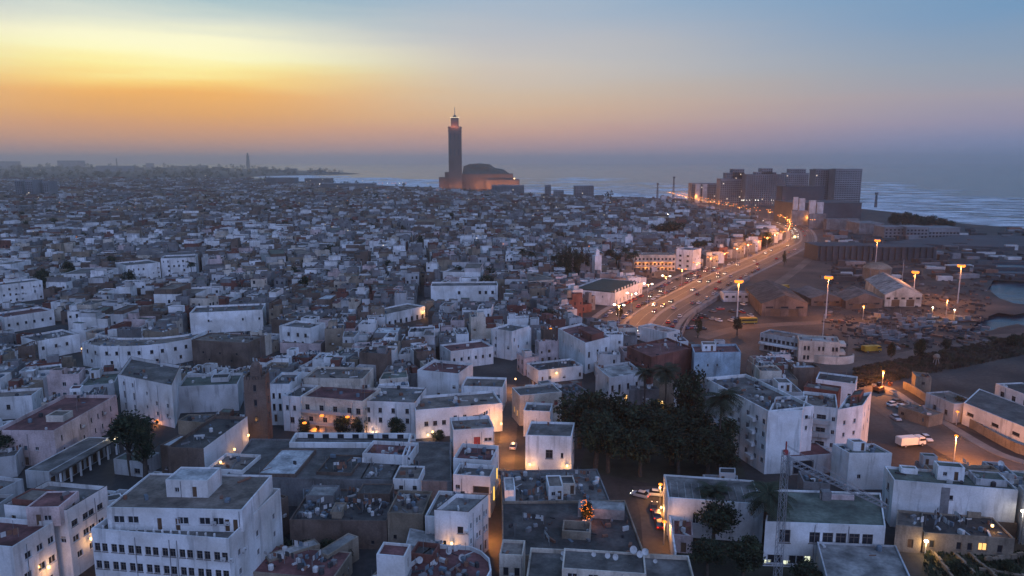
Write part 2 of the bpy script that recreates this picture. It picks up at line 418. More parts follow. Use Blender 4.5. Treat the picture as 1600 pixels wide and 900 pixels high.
# ================================================================== THE SETTING
def smooth(pts, n=8):
    out = []
    for i in range(len(pts) - 1):
        p0, p1, p2, p3 = (Vector(pts[max(i - 1, 0)][:2]), Vector(pts[i][:2]), Vector(pts[i + 1][:2]), Vector(pts[min(i + 2, len(pts) - 1)][:2]))
        for k in range(n):
            t = k / n
            out.append(.5 * ((2 * p1) + (p2 - p0) * t + (2 * p0 - 5 * p1 + 4 * p2 - p3) * t * t + (3 * p1 - p0 - 3 * p2 + p3) * t ** 3))
    out.append(Vector(pts[-1][:2])); return out
def offs(pl, d):
    """polyline moved d metres to its right"""
    out = []
    for i, p in enumerate(pl):
        t = (pl[min(i + 1, len(pl) - 1)] - pl[max(i - 1, 0)]).normalized(); out.append(p + Vector((t.y, -t.x)) * d)
    return out
def along(pl, step, start=0.0):
    """(point, tangent) every step metres"""
    out = []; need = start
    for i in range(len(pl) - 1):
        a, b = pl[i], pl[i + 1]; l = (b - a).length
        while need <= l:
            out.append((a + (b - a) * (need / l), (b - a).normalized())); need += step
        need -= l
    return out
def strip(name, pl, d0, d1, z, m, z2=None):
    a, c = offs(pl, d0), offs(pl, d1); b = MB()
    for i in range(len(pl) - 1):
        b.quad((*a[i], z), (*c[i], z), (*c[i + 1], z), (*a[i + 1], z))
        if z2 is not None:
            b.quad((*a[i], z2), (*a[i], z), (*a[i + 1], z), (*a[i + 1], z2)); b.quad((*c[i], z), (*c[i], z2), (*c[i + 1], z2), (*c[i + 1], z))
    return struct(b.build(name, m))

def sheet(name, pts, z, m):
    v = [Vector((p[0], p[1], 0)) for p in pts]
    t = tessellate_polygon([v]); me = bpy.data.meshes.new(name)
    f = []
    for tri in t:
        a, b, c = (v[i] for i in tri)
        f.append(tri if (b - a).cross(c - a).z > 0 else tri[::-1])
    me.from_pydata([(p.x, p.y, z) for p in v], [], f); me.materials.append(m); return struct(link(name, me))

# land: everything this side of the shore, with the harbour basins cut out
shore = [G(1800, 640), G(1640, 520), G(1590, 506), G(1560, 512), G(1530, 524), G(1515, 516), G(1532, 499), G(1560, 489), G(1585, 492), G(1600, 489), G(1660, 490), G(1660, 481), G(1585, 474), G(1562, 466), G(1544, 452), G(1552, 438),
         G(1700, 440), G(1700, 433), G(1556, 430), G(1525, 408), G(1700, 408), G(1700, 399), G(1800, 392), G(1800, 372), G(1600, 357), G(1500, 349), G(1420, 334), G(1345, 326), G(1240, 322), G(1075, 312.5), G(1000, 309.5), G(930, 306.5), G(820, 302), G(770, 298), G(690, 294), G(640, 291.5), G(585, 289), G(520, 286), G(440, 281.5),
         G(395, 278.5), G(388, 276), G(440, 274.2), G(520, 273), G(562, 271.5), G(540, 269.5), G(470, 266.5), G(400, 264), G(300, 261.5), G(180, 260.5), G(0, 260), G(-400, 260)]
land_pts = [(p.x, p.y) for p in shore] + [(-9500, 8200), (-4000, -150), (-600, -300), (600, -300)]
sheet('city_ground', land_pts, 0.0, CITYG)
LANDP = land_pts

def water_mat():
    m = bpy.data.materials.new('sea_water'); t = nodes(m); nw = t.nodes.new; lk = t.links.new
    o = nw('ShaderNodeOutputMaterial'); p = nw('ShaderNodeBsdfPrincipled'); lk(p.outputs[0], o.inputs[0])
    p.inputs['Base Color'].default_value = (.012, .03, .055, 1); p.inputs['Roughness'].default_value = .22
    g = nw('ShaderNodeNewGeometry'); mp = nw('ShaderNodeMapping'); mp.inputs['Scale'].default_value = (.006, .018, .02); lk(g.outputs['Position'], mp.inputs[0])
    n = nw('ShaderNodeTexNoise'); n.inputs['Scale'].default_value = 6; n.inputs['Detail'].default_value = 6; lk(mp.outputs[0], n.inputs['Vector'])
    b = nw('ShaderNodeBump'); b.inputs['Strength'].default_value = .35; b.inputs['Distance'].default_value = 6; lk(n.outputs[0], b.inputs['Height']); lk(b.outputs[0], p.inputs['Normal'])
    return m
SEA = water_mat()
struct(sheet('sea', [(-26000, -400), (26000, -400), (26000, 27500), (-26000, 27500)], -1.6, SEA))

# pale bands on the water along the shore: broken foam and painted sky glint
FOAM_GLINT = mat('foam_and_glint', (.75, .77, .8), var=.5, scale=.02, fine=.2)
def surf_and_glint(uv0, uv1, n, depth, seed, thick=1.0):
    r = random.Random(seed); b = MB()
    for _ in range(n):
        t = r.random(); k = r.random() ** 2.6 * depth
        u = uv0[0] + (uv1[0] - uv0[0]) * t + r.uniform(-8, 8); v = uv0[1] + (uv1[1] - uv0[1]) * t - k
        if v < 262: continue
        c = G(u, v, -1.55); s = c.y / 1000.0; ln = r.uniform(14, 80) * s * thick; w = r.uniform(3, 14) * s * s * thick; a = r.uniform(-.12, .12) - .15
        pts = []
        for i in range(9): pts.append((-ln / 2 + ln * i / 8, -w / 2 * math.sin(math.pi * i / 8) * r.uniform(.5, 1.2)))
        for i in range(8, -1, -1): pts.append((-ln / 2 + ln * i / 8, w / 2 * math.sin(math.pi * i / 8) * r.uniform(.5, 1.2) + .01))
        ca, sa = math.cos(a), math.sin(a); zf = -1.55 + .004 * len(b.f) / 4
        b.poly([(c.x + x * ca - y * sa, c.y + x * sa + y * ca, zf) for x, y in pts])
    o = b.build('surf_and_glint', FOAM_GLINT); o['kind'] = 'stuff'; return o
surf_and_glint((1340, 325), (1640, 360), 560, 44, 3, 1.35)
surf_and_glint((815, 300), (1080, 311), 260, 24, 4)
surf_and_glint((420, 281), (690, 293), 420, 11, 5, 1.2)  # foam white thickened here to stand in for sky reflected in the bay
surf_and_glint((880, 280), (1000, 282), 14, 3, 6)

# boulevard: two carriageways, a median and a service road, sweeping in from the right
ctr = smooth([G(1000, 528), G(1028, 492), (G(1074, 464)), G(1130, 434), G(1188, 408), G(1226, 390), G(1252, 374), (328, 860), (322, 960), (316, 1080), (318, 1240), (322, 1400), (330, 1520)], 10)
BL = [Vector(p[:2]) for p in ctr]
SB = BL[:34]
strip('boulevard', BL, -10.4, 12, .03, ASPH); strip('service_road', SB, -26, -10.42, .03, ASPH)
strip('median_kerb', BL, -1.0, 1.0, .15, PAVE, .02)
strip('side_kerb', BL, -12.0, -10.45, .15, PAVE, .02)
strip('footpath', BL, 12.05, 14.5, .16, PAVE, .0)
strip('footpath', SB, -29, -26.05, .16, PAVE, .0); strip('footpath', BL[33:], -14.5, -12.05, .16, PAVE, .0)
for d in (-5.4, 6.0, 10.5):
    lb = MB(); a = offs(BL, d - .09); c = offs(BL, d + .09)
    for i in range(0, len(BL) - 1):
        for k in range(3):
            f0, f1 = k / 3, k / 3 + .15; l = lambda q, f: (*(q[i] + (q[i + 1] - q[i]) * f), .035)
            lb.quad(l(a, f0), l(c, f0), l(c, f1), l(a, f1))
    struct(lb.build('lane_markings', PAINT))
bl_ex = offs(SB, -30) + offs(BL[34:], -16) + offs(BL, 16)[::-1]; EXCL.append([tuple(p) for p in bl_ex])

# lower street on the right, the lane, and the old-town alley
S2 = smooth([G(1250, 590), G(1345, 606), G(1384, 628), G(1440, 664), G(1520, 712), G(1610, 744), G(1720, 790)], 8)
S2 = [Vector(p[:2]) for p in S2]
strip('street', S2, -6, 7, .03, DUST); strip('footpath', S2, -9, -6.05, .15, PAVE, 0); EXCL.append([tuple(p) for p in offs(S2, -10) + offs(S2, 9)[::-1]])
LN = [Vector(G(*p)[:2]) for p in ((1008, 760), (1022, 800), (1032, 880))]
strip('lane', LN, -2.6, 3.0, .03, DUST); EXCL.append([tuple(p) for p in offs(LN, -3) + offs(LN, 3.2)[::-1]])
AL = smooth([G(796, 600), G(797, 650), G(790, 720), G(781, 790), G(772, 870)], 6); AL = [Vector(p[:2]) for p in AL]
strip('alley', AL, -2.3, 2.3, .03, DUST); EXCL.append([tuple(p) for p in offs(AL, -3.2) + offs(AL, 3.2)[::-1]])
TR = smooth([G(1260, 575), G(1345, 572), G(1440, 552), G(1540, 530), G(1680, 520)], 6); TR = [Vector(p[:2]) for p in TR]
strip('dirt_track', TR, -5, 6, .03, DUST)
PORTP = [tuple(G(u, v)[:2]) for u, v in ((1085, 560), (1060, 500), (1150, 446), (1262, 388), (1300, 376), (1560, 376), (1540, 450), (1510, 520), (1620, 510), (1700, 560), (1700, 740), (1450, 650), (1370, 600), (1330, 585), (1160, 575))]
sheet('harbour_yard', PORTP, .015, EARTH); EXCL.append(PORTP)
PARK = [tuple(G(u, v)[:2]) for u, v in ((905, 735), (925, 668), (1000, 655), (1100, 652), (1150, 700), (1165, 745), (1040, 760))]
sheet('park_ground', PARK, .015, mat('park_soil', (.05, .05, .035), var=.5, scale=.2)); EXCL.append(PARK)
GARD = [tuple(G(u, v)[:2]) for u, v in ((1065, 880), (1060, 800), (1130, 790), (1215, 830), (1235, 910), (1120, 910))]
EXCL.append(GARD); sheet('garden_ground', GARD, .018, MATS['park_soil'])
LOT = [tuple(G(u, v)[:2]) for u, v in ((1352, 700), (1354, 660), (1372, 645), (1460, 705), (1440, 722), (1400, 712))]
EXCL.append(LOT)
for e_ in (((1370, 655), (1440, 690), (1500, 720), (1600, 748), (1590, 775), (1400, 745), (1385, 700)), ((1050, 840), (1240, 840), (1270, 990), (1100, 990)), ((1195, 742), (1335, 735), (1335, 765), (1195, 782)), ((1290, 735), (1390, 745), (1385, 770), (1290, 770))): EXCL.append([tuple(G(u, v)[:2]) for u, v in e_])
PLOTG = [tuple(G(u, v)[:2]) for u, v in ((1448, 852), (1600, 862), (1680, 960), (1425, 960))]; EXCL.append(PLOTG); sheet('garden_plot_ground', PLOTG, .016, mat('dry_grass_ground', (.1, .09, .05), var=.6, scale=.25, c2=(.05, .05, .035)))
YT = [Vector(p[:2]) for p in smooth([G(1095, 528), G(1160, 512), G(1260, 505), G(1330, 506), G(1340, 560)], 6)]; strip('yard_track', YT, -3.5, 3.5, .03, DUST)
YT2 = [Vector(p[:2]) for p in smooth([G(1160, 512), G(1180, 470), G(1240, 425), G(1270, 400)], 6)]; strip('yard_track', YT2, -3, 3, .034, DUST)
EXCL.append([tuple(G(u, v)[:2]) for u, v in ((898, 735), (905, 690), (1000, 720), (1035, 745), (1010, 775), (960, 780))])
MSQ = [tuple(G(u, v)[:2]) for u, v in ((150, 745), (160, 690), (250, 680), (255, 745))]
EXCL.append(MSQ)

# ================================================================== HAND-PLACED BUILDINGS
def autoops(L_, H, rng, p=.55, z0=0.0, kinds=('w0', 'w1', 'w2', 'sh', 'sb', 'wh', 'w0')):
    out = []; fl = max(1, int((H - z0) / 3.0)); n = int(L_ / 2.7)
    for f in range(fl):
        for i in range(n):
            if rng.random() > p: continue
            w = rng.choice((.7, .9, 1.1)); h = rng.choice((.9, 1.2, 1.4)); s = (i + .5) / n * L_ + rng.uniform(-.3, .3); z = z0 + f * 3.0 + 1.0
            k = rng.choice(kinds)
            if f == 0 and rng.random() < .25: z, h, w, k = z0 + .1, 2.1, 1.0, 'door'
            out.append((s - w / 2, s + w / 2, z, z + h, k))
    return out

def quad4(A, B, zt, D=None, C=None, Ap=None):
    a, b = G(*A, zt), G(*B, zt); d = (b - a).normalized(); back = Vector((-d.y, d.x, 0))
    vec = (G(*C, zt) - b) if C else (G(*Ap, zt) - a) if Ap else back * D
    pl = [a, b, b + vec, a + vec]; return [(p.x, p.y) for p in pl]
def guard(p, q, z0, zt, keep):
    zl = zt - (zt - z0) * keep
    a0, a1 = PJ(*p, zt), PJ(*q, zt); b0, b1 = PJ(*p, zl), PJ(*q, zl)
    KEEP.append((min(a0[0], a1[0]), max(a0[0], a1[0]), max(b0[1], b1[1]), math.hypot((p[0] + q[0]) / 2, (p[1] + q[1]) / 2)))

def hero(label, A, B, H, wm='white', rm='grey', D=None, C=None, Ap=None, par=.8, z0=0.0, win=None, clut=6, name='house', cat='house', land=None, keep=.7, root=None, cap=None, hut=None, dishes=0, p=.5, group=None, top=True):
    pl = quad4(A, B, H + par, D, C, Ap); cx = sum(q[0] for q in pl) / 4; cy_ = sum(q[1] for q in pl) / 4
    rng = random.Random(int(A[0] * 7 + A[1] * 13 + H))
    new = root is None
    if new:
        root = thing(name, label, cat, (cx, cy_, 0), group=group); EXCL.append(inset(pl, -.35))
    ops = {}
    for i in range(4):
        q0, q1 = pl[i], pl[(i + 1) % 4]; L_ = math.hypot(q1[0] - q0[0], q1[1] - q0[1])
        nx, ny = (q1[1] - q0[1]) / L_, -(q1[0] - q0[0]) / L_
        if win is not None and i in win:
            r = rows(L_, win[i]) if isinstance(win[i], list) else []
            ops[i] = r
        elif nx * q0[0] + ny * q0[1] < 0: ops[i] = autoops(L_, H, rng, p if i == 0 else p * .6, z0)
    bldg(root, pl, z0, H, wm, rm, par, ops, 'wall' if new else 'upper_wall', cap=cap)
    if clut: clutter(root, pl, H, rng, clut)
    for _ in range(dishes):
        t, s = rng.uniform(.15, .85), rng.uniform(.2, .8); x = pl[0][0] + (pl[1][0] - pl[0][0]) * t + (pl[3][0] - pl[0][0]) * s; y = pl[0][1] + (pl[1][1] - pl[0][1]) * t + (pl[3][1] - pl[0][1]) * s
        dish(root, x, y, H - .02, rng)
    if hut:
        for (t0, t1, s0, s1, hh, *hw) in hut:
            def at(t, s): return (pl[0][0] + (pl[1][0] - pl[0][0]) * t + (pl[3][0] - pl[0][0]) * s, pl[0][1] + (pl[1][1] - pl[0][1]) * t + (pl[3][1] - pl[0][1]) * s)
            hp = [at(t0, s0), at(t1, s0), at(t1, s1), at(t0, s1)]; L_ = math.dist(hp[0], hp[1])
            ho = [(L_ * .2, L_ * .2 + .8, H + .9, H + 1.8, 'w1')] if L_ > 3 else []
            if L_ > 2: ho.append((L_ * .62, L_ * .62 + .8, H + .05, H + 2.0, 'door'))
            bldg(root, hp, H - .05, H + hh, hw[0] if hw else wm, hw[1] if len(hw) > 1 else rm, .2, {0: ho}, 'roof_hut_wall')
    guard(pl[0], pl[1], z0, H + par, keep)
    if new and land:
        u = (A[0] + B[0]) / 2; v = (A[1] + B[1]) / 2 + 15; LAND.append((land, u, v, math.hypot(cx, cy_)))
    root['_pl'] = [c for q in pl for c in q]
    return root, pl
def fbox(root, pl, i, s0, s1, o0, o1, z0, z1, m, name, parent=None):
    """a box on wall i: from s0 to s1 metres along it, from o0 to o1 metres out of it"""
    p, q = pl[i], pl[(i + 1) % len(pl)]; l = math.dist(p, q); d = ((q[0] - p[0]) / l, (q[1] - p[1]) / l); n = (d[1], -d[0])
    P = lambda s, o: (p[0] + d[0] * s + n[0] * o, p[1] + d[1] * s + n[1] * o)
    b = MB(); b.prism([P(s0, o0), P(s0, o1), P(s1, o1), P(s1, o0)][::-1], z0, z1); return b.build(name, m, parent or root, root.location)
WL = []
WLAMP = None
def wall_lamp(u, v, z, label, e=1.0, dy=-.7, dx=0.0, col=WARM, bulb=None):
    """a bracket lamp on a wall, seen at photo pixel (u, v)"""
    global WLAMP
    if WLAMP is None:
        a = MB(); a.box(-.06, .06, .1, .9, -.05, .05); c = MB(); c.lathe((0, 0, 0), [(.03, .3), (.22, .22), (.26, .0), (.2, -.22), (.02, -.3)], 8); WLAMP = (a.mesh('bracket', [POLE]), c.mesh('lantern', [BULBW]))
    if z is None: return
    x_, yu = (u - CX) / F, -(v - CY) / F; d = Vector((x_, yu * SP + CP, yu * CP - SP)).normalized()
    ok, loc, nr, _, ob, _ = SC.ray_cast(bpy.context.evaluated_depsgraph_get(), Vector((0, 0, CAMH)), d)
    if nr.dot(d) > 0: nr = -nr
    rz = 0.0
    if abs(nr.z) > .6: loc = loc - d * 1.2; loc.z += .6
    else: loc = loc + nr * .75; rz = math.atan2(nr.y, nr.x) + math.pi / 2
    t = thing('wall_lamp', label, 'lamp', tuple(loc), rz)
    link('bracket', WLAMP[0], t); link('lantern', WLAMP[1] if bulb is None else bulb, t); light(t, (0, -.5, -.1), WALL_W * e * (.62 if col is LAMP else .26), (1, .47, .13) if col is WARM else col, .2); return t

WW = WALLC; MAR = 'maroon'
wall_lamp(0, 0, None, '')
# --- bottom left
off_, pl = hero('white office block with two long rows of paired windows and set-back top floor', (142, 826), (357, 842), 13.2, 'white', 'grey', D=19, par=1.0, clut=0, name='office_building', cat='office', land='the white office block', keep=1,
    win={0: [(z, 1.5, 1.05, [(i + o) / 8 for i in range(8) for o in (.28, .72)], 'w2') for z in (10.2, 7.0, 3.8, .8)], 1: [(z, 1.2, 1.0, 3) for z in (9.5, 6)], 3: []})
_, pu = hero('', (166, 793), (378, 797), 16.9, 'white', 'tan', D=14, par=.3, z0=13.2, root=off_, clut=8,
    win={0: [(14.4, 1.3, 2.0, [.085, .19, .56, .72, .82], 'w1'), (13.25, 2.2, .8, [.385, .52, .885, .945], 'door')], 1: [], 3: []}, hut=[(.34, .66, .35, .75, 3.0, 'white', 'light')])
for i in range(14): fbox(off_, pl, 0, 1.2 + i * 1.55, 1.45 + i * 1.55, -1.3, -1.05, 13.2, 14.3, MATS['wall_white'], 'post')
lb, pl = hero('white long block with punched windows and a lit side door at the left corner', (19, 855), (83, 815), 11.0, 'white', 'maroon', D=13, par=.9, name='apartment_block', cat='apartment block', land='the white corner block', keep=1,
    win={0: [(8.2, 1.3, 1.4, [.33, .62, .9], 'w1'), (4.6, 1.4, 1.6, [.28, .62, .88], 'w1'), (1.2, 1.4, 1.2, [.2, .5, .8], 'w1')], 3: [(6.5, 1.6, 1.6, [.5], 'w2')]}, clut=4)
hero('', (40, 793), (92, 792), 14.4, 'pink', 'maroon', D=6.5, par=.2, z0=10.95, root=lb, clut=2, win={0: [(11.1, 2.1, .9, [.35], 'door'), (12.0, 1.0, 1.4, [.62], 'w1')]})
hero('white three-storey wing with dark bluish roof and strip windows behind the corner block', (104, 797), (167, 759), 12.5, 'white', 'grey', D=13, par=.9, name='apartment_block', cat='apartment block', keep=1, cap=MATS['roof_dark'],
    win={0: [(9.6, 1.2, 1.5, [.15, .42, .55, .78], 'w2'), (6.6, 1.2, 1.5, [.15, .4, .55, .78], 'w1'), (3.2, 1.3, 1.3, [.2, .5, .8], 'w1')]}, hut=[(.05, .5, .5, .9, 1.6, 'brick', 'tan')])
hero('long pinkish-white wing with small upright windows and maroon roof', (84, 673), (182, 617), 8.3, 'pink', 'maroon', D=15, par=.9, name='house', land='the long pinkish wing', keep=1,
    win={0: [(5.6, 1.4, .7, [.1, .38, .55, .66, .74, .88], 'w0'), (2.2, 1.3, .7, [.12, .42, .6, .72, .88], 'w0')]}, clut=10, hut=[(.3, .45, .2, .5, 1.5, 'cream', 'tan')])
ar, pl = hero('low gallery with bluish flat roof and white columns beside the courtyard', (76, 737), (171, 684), 4.2, 'chalk', 'grey', D=6, par=.15, name='gallery', cat='gallery', land='the columned gallery', keep=1, clut=0,
    win={0: [(.1, 2.6, 1.6, 9, 'door')]})
for i in range(9): fbox(ar, pl, 0, 1.0 + i * 3.3, 1.35 + i * 3.3, 1.7, 2.05, 0, 3.8, MATS['wall_white'], 'column')
fbox(ar, pl, 0, .2, 29, -.3, 2.3, 3.8, 4.2, MATS['roof_grey'], 'canopy')
lq, pl = hero('white-fronted brown house with a warm lamp in the corner under its tall blank wall', (318, 701), (386, 651), 8.0, 'brown', 'dark', D=9, par=.8, land='the lamp-lit white wall', keep=1, win={0: [(5, .9, .6, [.35, .6, .88], 'w0')]}, clut=14)
fbox(lq, pl, 0, 0.02, math.dist(pl[0], pl[1]) - .02, .003, .1, 0, 8.85, MATS['wall_white'], 'plaster_face')
hero('brown bare-walled house with pale blue tarpaulin roof beside the lamp-lit wall', (250, 695), (317, 703), 7.4, 'brown', 'light', D=7, par=.3, win={0: [(1.5, .8, .8, [.1])], 1: [], 3: []}, keep=.9)
hero('little white flat-roofed hut with one shuttered window by the courtyard lamp', (177, 717), (222, 722), 3.6, 'chalk', 'green', D=6, par=.3, win={0: [(.8, 1.3, 1.6, [.8], 'w2')]}, clut=3, keep=1)
hero('white low house with terrace between the office block and the brown-walled house', (322, 732), (379, 735), 6.4, 'white', 'tan', D=9, par=.7, clut=9, keep=.6)
hero('white single-storey house with parapet at the left edge below the maroon roofs', (-30, 718), (24, 712), 4.5, 'chalk', 'grey', D=6, keep=1)
hero('row of low grey-roofed sheds with shadowed doors at the left edge', (-40, 785), (36, 748), 5.0, 'chalk', 'grey', D=9, keep=.8)
hero('small white walled shed at the left edge in front of the grey-roofed row', (-40, 812), (22, 772), 4.0, 'chalk', 'dark', D=4, keep=.8)
# --- long mosque with a sunken courtyard and its brick minaret
mq, pl = hero('wide low mosque with grey terrace roofs and a sunken white arcaded courtyard', (352, 745), (706, 752), 6.2, 'grey', 'grey', Ap=(392, 685), par=.4, name='mosque', cat='mosque', land='the mosque courtyard', keep=.25, clut=0, win={0: [], 1: [], 3: []}, p=0)
b = MB(); cc = quad4((452, 697), (640, 698), 6.6, Ap=(462, 681)); inn = inset(cc, .5)
for i in range(4):
    p_, q_, a_, c_ = cc[i], cc[(i + 1) % 4], inn[i], inn[(i + 1) % 4]
    b.prism([p_, q_, c_, a_], 6.15, 7.5)
b.build('courtyard_wall', MATS['wall_white'], mq, mq.location)
b = MB(); b.poly([(*q, 6.24) for q in inn]); b.build('courtyard_floor', MATS['roof_dark'], mq, mq.location)
for i in range(7):
    l = math.dist(cc[0], cc[1]); x0 = 1.5 + i * (l - 3) / 7; fbox(mq, [inn[2], inn[3], inn[0], inn[1]], 0, x0, x0 + 1.6, -.02, .1, 6.26, 7.3, GLASS, 'arch')
hero('white L-shaped low building with bright flat roof and brown earth walls', (402, 740), (461, 741), 7.0, 'brown', 'light', C=(494, 702), par=.2, land='the bright L-shaped roof', keep=1, clut=2, win={0: [], 1: []})
hero('white rooftop house with maroon wall and open terrace behind the earth ruins', (628, 712), (636, 712), 8.4, 'white', 'maroon', D=6, par=.6, keep=.4, clut=3)
hero('white roofless annexe with dark red back wall on the mosque terrace', (566, 708), (640, 712), 7.6, 'white', 'maroon', D=8, par=.9, keep=.6, clut=16)
mt = thing('brick_minaret', 'dark brown brick minaret with a small lantern above the mosque courtyard', 'minaret', (*G(407, 690)[:2], 0)); LAND.append(('the brick minaret', 407, 630, 190))
b = MB(); s = 2.75; b.obox((0, 0), .12, 2 * s, 2 * s, 0, 18.2); b.build('shaft', MATS['wall_brown'], mt)
b = MB()
for k in range(4):
    for i in range(7):
        a = k * math.pi / 2 + .12; t = (i - 3) * .76; b.obox((math.cos(a) * 2.55 - math.sin(a) * t, math.sin(a) * 2.55 + math.cos(a) * t), a, .35, .5, 18.2, 19.0)
o = b.build('crenellation', MATS['wall_brown'], mt)
b = MB(); b.obox((0, 0), .12, 2.6, 2.6, 18.2, 21.2); b.lathe((0, 0, 21.2), [(1.3, 0), (1.2, .5), (.8, 1.0), (.1, 1.3), (.06, 2.4)], 8); b.build('lantern', MATS['wall_brown'], mt)
for k in range(4):
    for z in (6.5, 11.0, 15.0):
        a = k * math.pi / 2 + .12 - math.pi / 2; link('window', UW['w0'], mt, (math.cos(a) * (s + .04), math.sin(a) * (s + .04), z), a + math.pi / 2, (.8, 1, 1.9))
EXCL.append([(mt.location.x + x, mt.location.y + y) for x, y in ((-4, -4), (4, -4), (4, 4), (-4, 4))])
guard((mt.location.x - 3, mt.location.y), (mt.location.x + 3, mt.location.y), 0, 19, .75)
# --- second row, left
hero('white four-storey house with tall balcony windows and an orange porch light', (184, 585), (268, 602), 11.8, 'white', 'grey', C=(282, 571), par=.9, land='the white four-storey house', keep=1, cap=MATS['roof_tan'],
    win={0: [(9.6, 1.3, .9, [.1, .27]), (5.6, 2.4, .9, [.1, .28]), (2.0, 2.4, .9, [.1, .28]), (8.2, 1.0, .8, [.53]), (5.6, 1.3, 1.0, [.7, .9]), (4.0, 1.0, .8, [.52]), (2.6, 1.2, 1.0, [.7, .88]), (1.0, 1.2, .8, [.53])], 1: []}, clut=14)
hero('wide white blank-walled hall with grey-green roof and a little raised skylight', (277, 604), (371, 600), 7.6, 'chalk', 'green', C=(380, 582), par=.8, land='the blank white hall', keep=1, win={0: [], 1: []}, hut=[(.5, .8, .45, .8, 1.2, 'chalk', 'dark')])
hero('white house with a door and upright window stack behind the brick minaret', (420, 600), (452, 600), 11.5, 'white', 'grey', D=12, win={0: [(8, 1.6, .7, [.2, .5, .8], 'w0'), (4.4, 2, .8, [.2, .5, .8], 'w0'), (1, 2.2, .8, [.25, .7], 'door')]}, keep=.9, cap=MATS['wall_blue'])
or_, pl = hero('cream house with orange-lit balconies and climbing plants above the courtyard', (470, 619), (567, 627), 9.5, 'cream', 'maroon', D=12, par=.7, land='the orange-lit balconies', keep=1, clut=10,
    win={0: [(6.3, 1.7, 1.3, [.1, .33, .55, .78, .92], 'w2'), (2.9, 1.6, 1.3, [.15, .38, .6], 'w2'), (.1, 2.0, 1.2, [.25, .6], 'door')]})
for z in (6.0, 2.7): fbox(or_, pl, 0, .5, 15.5, .0, 1.2, z - .2, z, MATS['wall_cream'], 'balcony'); fbox(or_, pl, 0, .5, 15.5, 1.12, 1.2, z, z + .9, POLE, 'railing')
hero('white narrow house-end with four square windows left of the lit balconies', (441, 618), (469, 620), 9.6, 'white', 'grey', D=11, par=.7, keep=1, win={0: [(6.2, 1.4, .9, [.25, .65], 'w2'), (2.5, 1.7, 1.3, [.5], 'w2')], 3: []})
hero('long white house with two even rows of windows right of the lit balconies', (567, 626), (648, 629), 9.0, 'white', 'grey', D=14, par=.5, land='the long white house', keep=1, cap=MATS['roof_dark'],
    win={0: [(6.2, 1.4, 1.0, [.1, .33, .58, .85], 'w2'), (3.4, 1.4, 1.0, [.1, .33, .58, .85], 'w2')]}, clut=16)
hero('white lower house with three square windows and terrace next to the alley', (649, 641), (785, 630), 7.5, 'white', 'tan', D=12, par=.7, keep=1, win={0: [(3.4, 1.3, 1.1, [.12, .22, .32], 'w2'), (4.0, 1.8, 1.0, [.45, .56], 'w1'), (4.6, .8, 3.4, [.72], 'w2')]}, clut=16, dishes=3)
hero('cream three-storey house with maroon terrace behind the lit balconies', (474, 590), (567, 592), 11.5, 'cream', 'tan', D=12, par=.7, keep=.8, win={0: [(8.2, 1.4, .8, [.3, .7], 'w0'), (5.2, 1.8, .8, [.66, .75], 'w0')]}, clut=16)
# --- alley, left side
a1, pl = hero('white alley house with a dark red terrace door above the lamps', (708, 672), (772, 668), 10.5, 'white', 'tan', D=9, par=.9, land='the red-door alley house', keep=1, win={0: [(6.9, 2.4, 1.6, [.58], 'red'), (8.0, .9, 2.0, [.85], 'w1')], 1: [(6, 1.2, .8, 3), (3, 1.2, .8, 3)]}, clut=12)
hero('white terrace house with red awning and flower pots facing the viewer by the alley', (708, 716), (768, 720), 8.6, 'white', 'maroon', D=9, par=.9, keep=1, win={0: [(6.0, 1.0, .8, [.15], 'w1'), (3.4, 1.0, 1.0, [.1, .8], 'w1')], 1: [(5, 1.2, .8, 3), (2, 1.2, .8, 2)]}, clut=16)
hero('white house with open dark terrace mouth next to the lit alley', (708, 741), (766, 745), 8.4, 'white', 'grey', D=6, par=.9, keep=1, win={0: [(5.4, 1.6, 3.6, [.75], 'w0'), (6.0, 1.0, 1.0, [.12], 'w1')], 1: [(5, 1.2, .8, 2)]}, clut=10)
hero('white three-storey corner house with banded cornices and arched windows in the alley bend', (732, 800), (763, 773), 10.5, 'white', 'pale', C=(712, 770), par=.9, land='the banded corner house', keep=1, cap=MATS['roof_dark'],
    win={0: [(7.6, 1.2, .7, [.12, .42, .55, .78, .9], 'w1'), (4.5, 1.2, .7, [.12, .42, .55, .78, .9], 'w1'), (.6, 2.0, .8, [.3, .6, .85], 'door')]}, clut=4)
hero('plain white boxy house with grey roof left of the banded corner house', (664, 806), (708, 809), 8.0, 'white', 'grey', D=11, par=.8, keep=1, win={0: [], 1: [(4, 1, .8, 2)]}, clut=8)
hero('white lean-to with maroon roof and a lit lamp under the banded corner house', (702, 836), (733, 812), 4.5, 'white', 'dark', D=4, par=.4, keep=1, win={0: [(.1, 2.2, 1.0, [.55, .8], 'door')]}, clut=5)
# --- earth ruins and lower middle
hero('long low earth-walled ruin with dark patched roofs and rubble', (452, 812), (604, 814), 5.6, 'brown', 'dark', D=14, par=.4, land='the earth-walled ruin', keep=1, win={0: [(1.0, .8, .7, [.55, .85], 'w0')], 1: [], 3: []}, clut=110, hut=[(.05, .35, .55, .9, 1.6, 'grey', 'pale'), (.4, .52, .1, .4, 1.2, 'tan', 'tan'), (.6, .95, .6, .95, 1.8, 'brown', 'dark')])
hero('crumbling tan stone house with a broken parapet at the end of the ruin', (605, 801), (661, 803), 7.2, 'tan', 'tan', D=10, par=.5, keep=1, win={0: [(2.2, .9, .7, [.2], 'w0'), (2.4, 1.2, .7, [.92], 'w0'), (.5, 1, 1, [.2], 'w0')]}, clut=22)
hero('small white cube house with two square windows among dark roofs', (614, 748), (655, 749), 7.8, 'white', 'tan', D=7, par=.3, land='the small white cube', keep=1, win={0: [(5.6, 1.0, .9, [.3, .82], 'w2')]}, clut=5)
